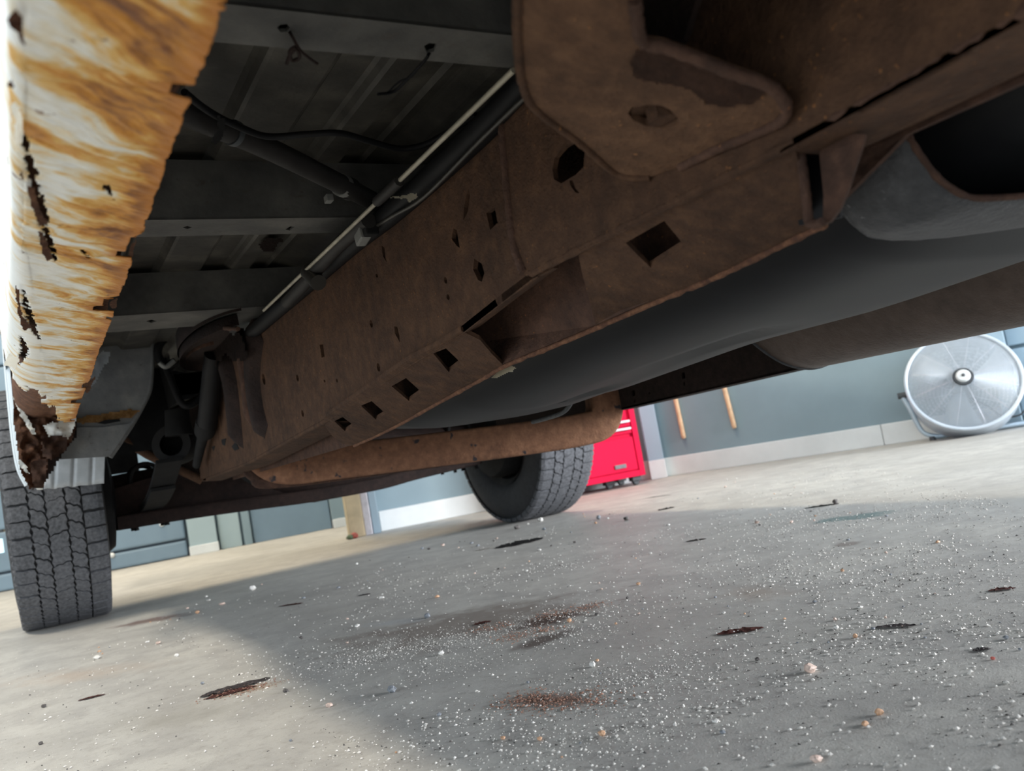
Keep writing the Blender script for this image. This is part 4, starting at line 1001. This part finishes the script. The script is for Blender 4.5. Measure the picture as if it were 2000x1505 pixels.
for k in range(3):
    vv, ff = [], []
    for i in range(7):
        t = .2+.72*i/6
        for j in range(6):
            a = 2*pi*k/3 + .95*(j/5-.5)*(1.0-.25*t) + .35*t
            vv.append(fm @ Vector((.01+.05*(j/5-.5), rad*t*cos(a), rad*t*sin(a))))
    for i in range(6):
        for j in range(5): a = i*6+j; ff.append((a, a+1, a+7, a+6))
    o = mesh_obj('fan_blade', vv, ff, 'blade', fan, True); md = o.modifiers.new('t', 'SOLIDIFY'); md.thickness = .003
hz = Vector((axf.y, -axf.x, 0)).normalized(); hz = hz if hz.dot(RT) > 0 else -hz
pl, pr = fc - hz*(rad+.022), fc + hz*(rad+.022)
fl_ = foot + Vector((0, 0, .014)); fr_ = fl_ + hz*(2*rad+.0)
corner = smooth_path([pl, pl.lerp(fl_, .35), pl.lerp(fl_, .82) - hz*.006, fl_ + hz*.03 + Vector((0, 0, .004)), fl_ + hz*.10, fr_ - hz*.06, fr_, pr.lerp(fr_, .72) + hz*.006, pr.lerp(fr_, .35), pr], 6)
tube('stand_tube', corner, .011, 'chrome_b', fan, 12)
back = toc*-.16
for p in (fl_ + hz*.13, fr_ - hz*.13): tube('stand_foot', [p, p + back*.5, p + back*.9], .009, 'chrome_b', fan, 10)
for p in (pl, pr):
    tube('pivot_knob', [p - hz*.018, p + hz*.018], .014, 'darkgrey', fan, 12)
for p in (fl_ + hz*.02, fl_ + hz*.17, fl_ + hz*.20, fr_ - hz*.04): tube('rubber_foot', [p + Vector((0, 0, -.014)), p + Vector((0, 0, .004))], .014, 'darkgrey', fan, 10)
wc = lambda x, y, o=.02: wall_pt(x, y, foot+dB*.1, nB, -o)
tube('power_cord', smooth_path([fm @ Vector((-.10, rad*.1, -rad*.1)), wc(1935, 797), wc(1955, 812), wc(1985, 812), wc(2004, 797), wc(2030, 740)], 6), .004, 'darkgrey', fan, 6)

# ---- litter by the door jamb
def lump(name, px, py, r, mat, label, cat, seed=0, sq=.7, group=None, sub=2, stretch=1.0):
    p = on_z(px, py); bm = bmesh.new(); bmesh.ops.create_icosphere(bm, subdivisions=sub, radius=r)
    ang = seed*1.7
    for v in bm.verts:
        n_ = v.co.normalized(); k = 1+.38*noise.noise(n_*1.7+Vector((seed*3.1, 0, 0)))+.12*noise.noise(n_*5+Vector((seed, 2, 0)))
        v.co = Vector((v.co.x*k*stretch, v.co.y*k, v.co.z*k*sq)); v.co = Matrix.Rotation(ang, 3, 'Z') @ v.co
    zmin = min(v.co.z for v in bm.verts)
    for v in bm.verts: v.co.z -= zmin + r*.06
    o = bm_obj(name, bm, mat, None, False); o.location = (p.x, p.y, 0)
    return tag(o, label, cat, group)
M['pb_white'] = simple('pebble_white', (.66, .64, .60), .6, nscale=300, var=.2)
M['pb_pink'] = simple('pebble_pink', (.58, .44, .37), .6, nscale=300, var=.25)
M['pb_blue'] = simple('pebble_blue', (.20, .215, .235), .6, nscale=300, var=.35)
M['pb_orange'] = simple('pebble_orange', (.55, .33, .2), .6, nscale=300, var=.25)
M['pb_dark'] = simple('pebble_dark', (.09, .08, .075), .7, nscale=300, var=.35)
M['litter_red'] = simple('litter_red', (.5, .12, .09), .6, nscale=60)
M['litter_green'] = simple('litter_green', (.12, .17, .10), .7, nscale=60)
lump('paper_scrap', 693, 1051, .018, 'litter_red', 'tiny crumpled red scrap on the floor at the tan door post', 'scrap', 3, .9)
lump('leaf_scrap', 684, 1053, .018, 'litter_green', 'tiny dark green scrap left of the red scrap at the door post', 'scrap', 4, .6)

# ---- flakes of rust and paint fallen from the truck
def flake(name, a, b_, wid, mat, label, cat='rust flake', h=.004, seed=0, curl=.006, group=None):
    A, B = on_z(*a), on_z(*b_); d = B-A; L = d.length; d.normalize(); n_ = Vector((-d.y, d.x, 0)); bm = bmesh.new(); nu, nv = 22, 6; g = []
    for i in range(nu+1):
        u = i/nu; half = wid*.5*(sin(pi*min(1, max(0, u)))**.5)*(1+.8*noise.noise(Vector((u*9, seed, 0)))) + .0006
        row = []
        for j in range(nv+1):
            v = -1+2*j/nv
            z = .0009 + .3*curl*v*v*.5*sin(pi*u) + h*.45*max(0, noise.noise(Vector((u*9, v*2, seed))))
            row.append(bm.verts.new(A + d*(L*u) + n_*(half*(v+.25*noise.noise(Vector((u*14, v, seed+5))))) + Vector((0, 0, z))))
        g.append(row)
    for i in range(nu):
        for j in range(nv): bm.faces.new((g[i][j], g[i][j+1], g[i+1][j+1], g[i+1][j]))
    bmesh.ops.solidify(bm, geom=list(bm.faces), thickness=.0016)
    o = center_origin(bm_obj(name, bm, mat, None, True, radians(35))); return tag(o, label, cat, group)
M['flake_grey'] = simple('flake_grey', (.10, .085, .085), .6, nscale=200, var=.6, bumpn=.6)
M['flake_black'] = simple('flake_black', (.022, .02, .02), .6, nscale=200, var=.4)
M['flake_red'] = simple('flake_red', (.13, .045, .035), .7, nscale=200, var=.5, bumpn=.5)
flake('rust_flake', (390, 1362), (528, 1324), .030, 'flake_grey', 'long layered grey rust flake on the sunlit floor beside the shadow edge', h=.010, seed=1)
flake('rust_flake', (400, 1366), (500, 1340), .020, 'flake_red', 'brown rust sliver lying under the long layered grey flake', h=.003, seed=2)
flake('rust_flake', (152, 1369), (206, 1356), .012, 'flake_red', 'thin brown rust sliver alone on the sunlit floor at left', h=.003, seed=3)
flake('rust_flake', (968, 1071), (1060, 1050), .10, 'flake_black', 'large black curled flake on the floor in front of the far tyre', h=.010, seed=4)
flake('paint_chip', (930, 1075), (962, 1069), .03, 'pb_white', 'white paint chip at the tip of the large black flake', 'paint chip', h=.004, seed=5)
flake('rust_flake', (1400, 1240), (1492, 1226), .020, 'flake_red', 'dark red rust flake on the grey floor in mid foreground', h=.007, seed=6)
flake('rust_flake', (1285, 997), (1318, 990), .03, 'flake_black', 'small black flake at the bright edge of the shadow', h=.012, seed=7)
flake('rust_flake', (1570, 993), (1640, 983), .02, 'flake_black', 'long dark sliver near the far shadow edge, right of the tool chest', h=.004, seed=8)
flake('rust_flake', (545, 1184), (592, 1178), .016, 'flake_red', 'small dark flake on the shaded floor right of the near tyre', h=.003, seed=9)
flake('rust_flake', (700, 1033+130), (724, 1160), .012, 'flake_grey', 'small grey flake on the shaded floor in front of the axle', h=.003, seed=10)
flake('rust_flake', (1930, 1155), (1985, 1149), .012, 'flake_red', 'small brown flake near the right edge of the floor', h=.004, seed=11)
flake('rust_flake', (1710, 1226), (1790, 1222), .012, 'flake_grey', 'dark grey sliver with pale crumbs right of the dark red flake', h=.004, seed=12)
flake('rust_flake', (1900, 1272), (1936, 1268), .010, 'flake_grey', 'small dark flake at far right of the grey floor', h=.005, seed=13)
flake('rust_flake', (925, 1221), (960, 1213), .016, 'flake_red', 'reddish flake in the middle of the brown floor stain', h=.006, seed=14)
flake('rust_flake', (1340, 1058), (1380, 1052), .016, 'flake_black', 'thin black sliver on the floor below the bright floor strip', h=.004, seed=15)
flake('twig', (1255, 974), (1312, 966), .010, 'flake_black', 'thin dark twig-like streak lying on the sunlit floor strip', 'sliver', h=.003, seed=16)
# ---- individual pebbles
PB = [(1583, 1312, 11, 'pb_pink', 'largest pinkish pebble, on the shaded floor right of centre', .8),
      (1158, 1302, 5.5, 'pb_white', 'bright white triangular pebble on the shaded floor', 1.0),
      (766, 1352, 8.5, 'pb_blue', 'blue-grey lumpy pebble near the lit corner of the floor', .9),
      (862, 1278, 5, 'pb_white', 'round cream pebble left of the brown stain', .8),
      (643, 1380, 6, 'pb_pink', 'pale pink pebble on the lit floor near the shadow edge', .7),
      (1718, 1396, 7, 'pb_orange', 'orange-tinted pebble at lower right', .9),
      (1690, 1416, 7, 'pb_orange', 'dull orange pebble just below the orange-tinted pebble', .6),
      (1595, 1488, 9, 'pb_pink', 'pale pebble at the bottom edge of the floor, right of centre', .8),
      (835, 1206, 5.5, 'pb_blue', 'small dark blue pebble on the grey patch in the stain', .9),
      (1632, 985, 5, 'pb_dark', 'dark angular pebble at the far right shadow edge', 1.1),
      (858, 1398, 4, 'pb_blue', 'tiny blue pebble at the lower lit floor corner', .9),
      (1412, 1432, 5, 'pb_blue', 'light blue chip-like pebble low on the right floor', .7),
      (1671, 1245, 4.5, 'pb_orange', 'yellowish pebble right of the dark red flake', .9),
      (1634, 1228, 4.5, 'pb_white', 'white pebble just above the yellowish pebble', .9),
      (1940, 1288, 3.5, 'litter_red', 'tiny red speck pebble at far right', .9),
      (190, 1286, 6, 'pb_white', 'pale oblong pebble on the lit floor in front of the near tyre', .6),
      (345, 1282, 4, 'pb_white', 'small white pebble on the lit floor near the shadow edge', .8),
      (494, 1152, 5, 'pb_white', 'white pebble in the shade right of the near tyre', .9),
      (1056, 1018, 4.5, 'pb_white', 'pale pebble at the foot of the far tyre', .9),
      (1170, 1014, 4.5, 'pb_blue', 'dark bluish pebble right of the far tyre', .9),
      (1010, 1033, 4.5, 'pb_dark', 'black crumb just below the far tyre', .9),
      (1224, 1016, 4.5, 'pb_dark', 'black crumb on the floor under the tool chest', .9),
      (80, 1453, 4, 'pb_dark', 'dark crumb on the lit floor at lower left', .8), (86, 1381, 4, 'pb_dark', 'dark crumb at the left of the lit floor', .8),
      (558, 1351, 4.5, 'pb_dark', 'dark crumb just right of the long grey flake', .8), (1480, 1290, 4, 'pb_dark', 'dark crumb above the largest pinkish pebble', .8)]
for i, (x, y, r, mt_, lb, sq) in enumerate(PB):
    lump('pebble', x, y, r*mpp(on_z(x, y)), mt_, lb, 'pebble', 11+i*1.3, sq, None, 2, 1.25)
rnd = random.Random(5)
protos = []
for k in range(12):
    bm = bmesh.new(); bmesh.ops.create_icosphere(bm, subdivisions=1, radius=1.0)
    for v in bm.verts:
        n_ = v.co.normalized(); kk = 1+.45*noise.noise(n_*1.4+Vector((k*3.3, 1, 0))); v.co *= kk; v.co.z *= .7
    zmin = min(v.co.z for v in bm.verts)
    for v in bm.verts: v.co.z -= zmin+.06
    me = bpy.data.meshes.new('pebble'); bm.to_mesh(me); bm.free(); me.materials.append(M[['pb_white', 'pb_white', 'pb_pink', 'pb_blue', 'pb_orange', 'pb_dark'][k % 6]]); protos.append(me)
KW = ['white', 'white', 'pinkish', 'bluish', 'orange', 'dark']
def clump(x, y): return noise.fractal(Vector((x*3.1, y*3.1, 2.2)), 1, 2, 3)
n_ = 0
while n_ < 230:
    y = .38 + 2.4*rnd.random()**1.5; x = .05 + rnd.random()*(.6+.75*y)
    if rnd.random() > .35 + .9*clump(x, y): continue
    k = rnd.randrange(12); r = (.0011 + .0022*rnd.random()**2.5)*(.8+.5*y)
    o = bpy.data.objects.new('pebble', protos[k]); COL.objects.link(o); o.location = (x, y, 0); o.scale = (r*rnd.uniform(.9, 1.5), r, r*rnd.uniform(.7, 1.1)); o.rotation_euler = (0, 0, rnd.random()*6.3)
    tag(o, 'tiny %s pebble among the grit on the concrete under the truck' % KW[k % 6], 'pebble', 'loose %s grit pebbles under the truck' % KW[k % 6]); n_ += 1
# ---- fine grit: nobody could count it
GV, GF, GM = [], [], []
def grit(count, mi, seed, rmin, rmax, area_fn):
    rn = random.Random(seed); n_ = 0; guard = 0
    base = [(1, 0, 0), (-1, 0, 0), (0, 1, 0), (0, -1, 0), (0, 0, 1), (0, 0, -.3)]; fc_ = [(0, 2, 4), (2, 1, 4), (1, 3, 4), (3, 0, 4), (2, 0, 5), (1, 2, 5), (3, 1, 5), (0, 3, 5)]
    while n_ < count and guard < count*30:
        guard += 1; x, y, ok = area_fn(rn)
        if not ok: continue
        r = (rmin+(rmax-rmin)*rn.random()**3); a = rn.random()*6.3; ca, sa = cos(a), sin(a); b0 = len(GV); st = rn.uniform(.7, 1.6)
        for bx, by, bz in base:
            bx *= r*st*rn.uniform(.7, 1.2); by *= r*rn.uniform(.7, 1.2); GV.append((x+bx*ca-by*sa, y+bx*sa+by*ca, max(0, r*.45+bz*r*.9*rn.uniform(.7, 1.1))-.0001))
        GF.extend(tuple(i+b0 for i in f) for f in fc_); GM.extend([mi]*8); n_ += 1
def near_area(rn):
    y = .33 + 2.2*rn.random()**1.25; x = -.25 + rn.random()*(1.0+.9*y)
    return x, y, rn.random() < (.18 + 1.1*max(0, clump(x, y)+.12))*(.35 if x < .22 else 1)*max(.3, min(1, 1.55-.55*y))
M['grit_pale'] = simple('grit_pale', (.64, .61, .565), .6, nscale=150, var=.5)
M['grit_brown'] = simple('grit_brown', (.24, .13, .09), .8, nscale=150, var=.5)
M['grit_black'] = simple('grit_black', (.06, .055, .05), .8, nscale=150, var=.5)
grit(17500, 0, 3, .0005, .0022, near_area)
grit(4200, 1, 9, .0005, .0018, near_area)
def patch(pxs, sp):
    ps = [on_z(*p) for p in pxs]
    def fn(rn):
        p = rn.choice(ps); return p.x+rn.gauss(0, sp), p.y+rn.gauss(0, sp), True
    return fn
grit(2600, 2, 13, .0005, .0020, patch([(1010, 1368), (1060, 1372), (1110, 1370), (1160, 1366), (1040, 1366), (450, 1350), (500, 1342), (960, 1225), (1080, 1200), (1150, 1185), (1000, 1245), (1060, 1230)], .018))
grit(3500, 0, 15, .0005, .0014, patch([(800, 1250), (850, 1260), (900, 1245), (980, 1235), (1050, 1210), (1120, 1190), (760, 1270), (700, 1290), (880, 1300), (1100, 1235), (1160, 1330), (1260, 1330), (1330, 1300), (1300, 1420), (1160, 1440)], .045))
go = mesh_obj('floor_grit', GV, GF, None)
for k in ('grit_pale', 'grit_black', 'grit_brown'): go.data.materials.append(M[k])
go.data.polygons.foreach_set('material_index', GM)
go['kind'] = 'stuff'; tag(go, 'sandy grit and rust crumbs scattered over the concrete under the truck', 'grit')

for o in sc.objects:
    if '_w' in o: del o['_w']
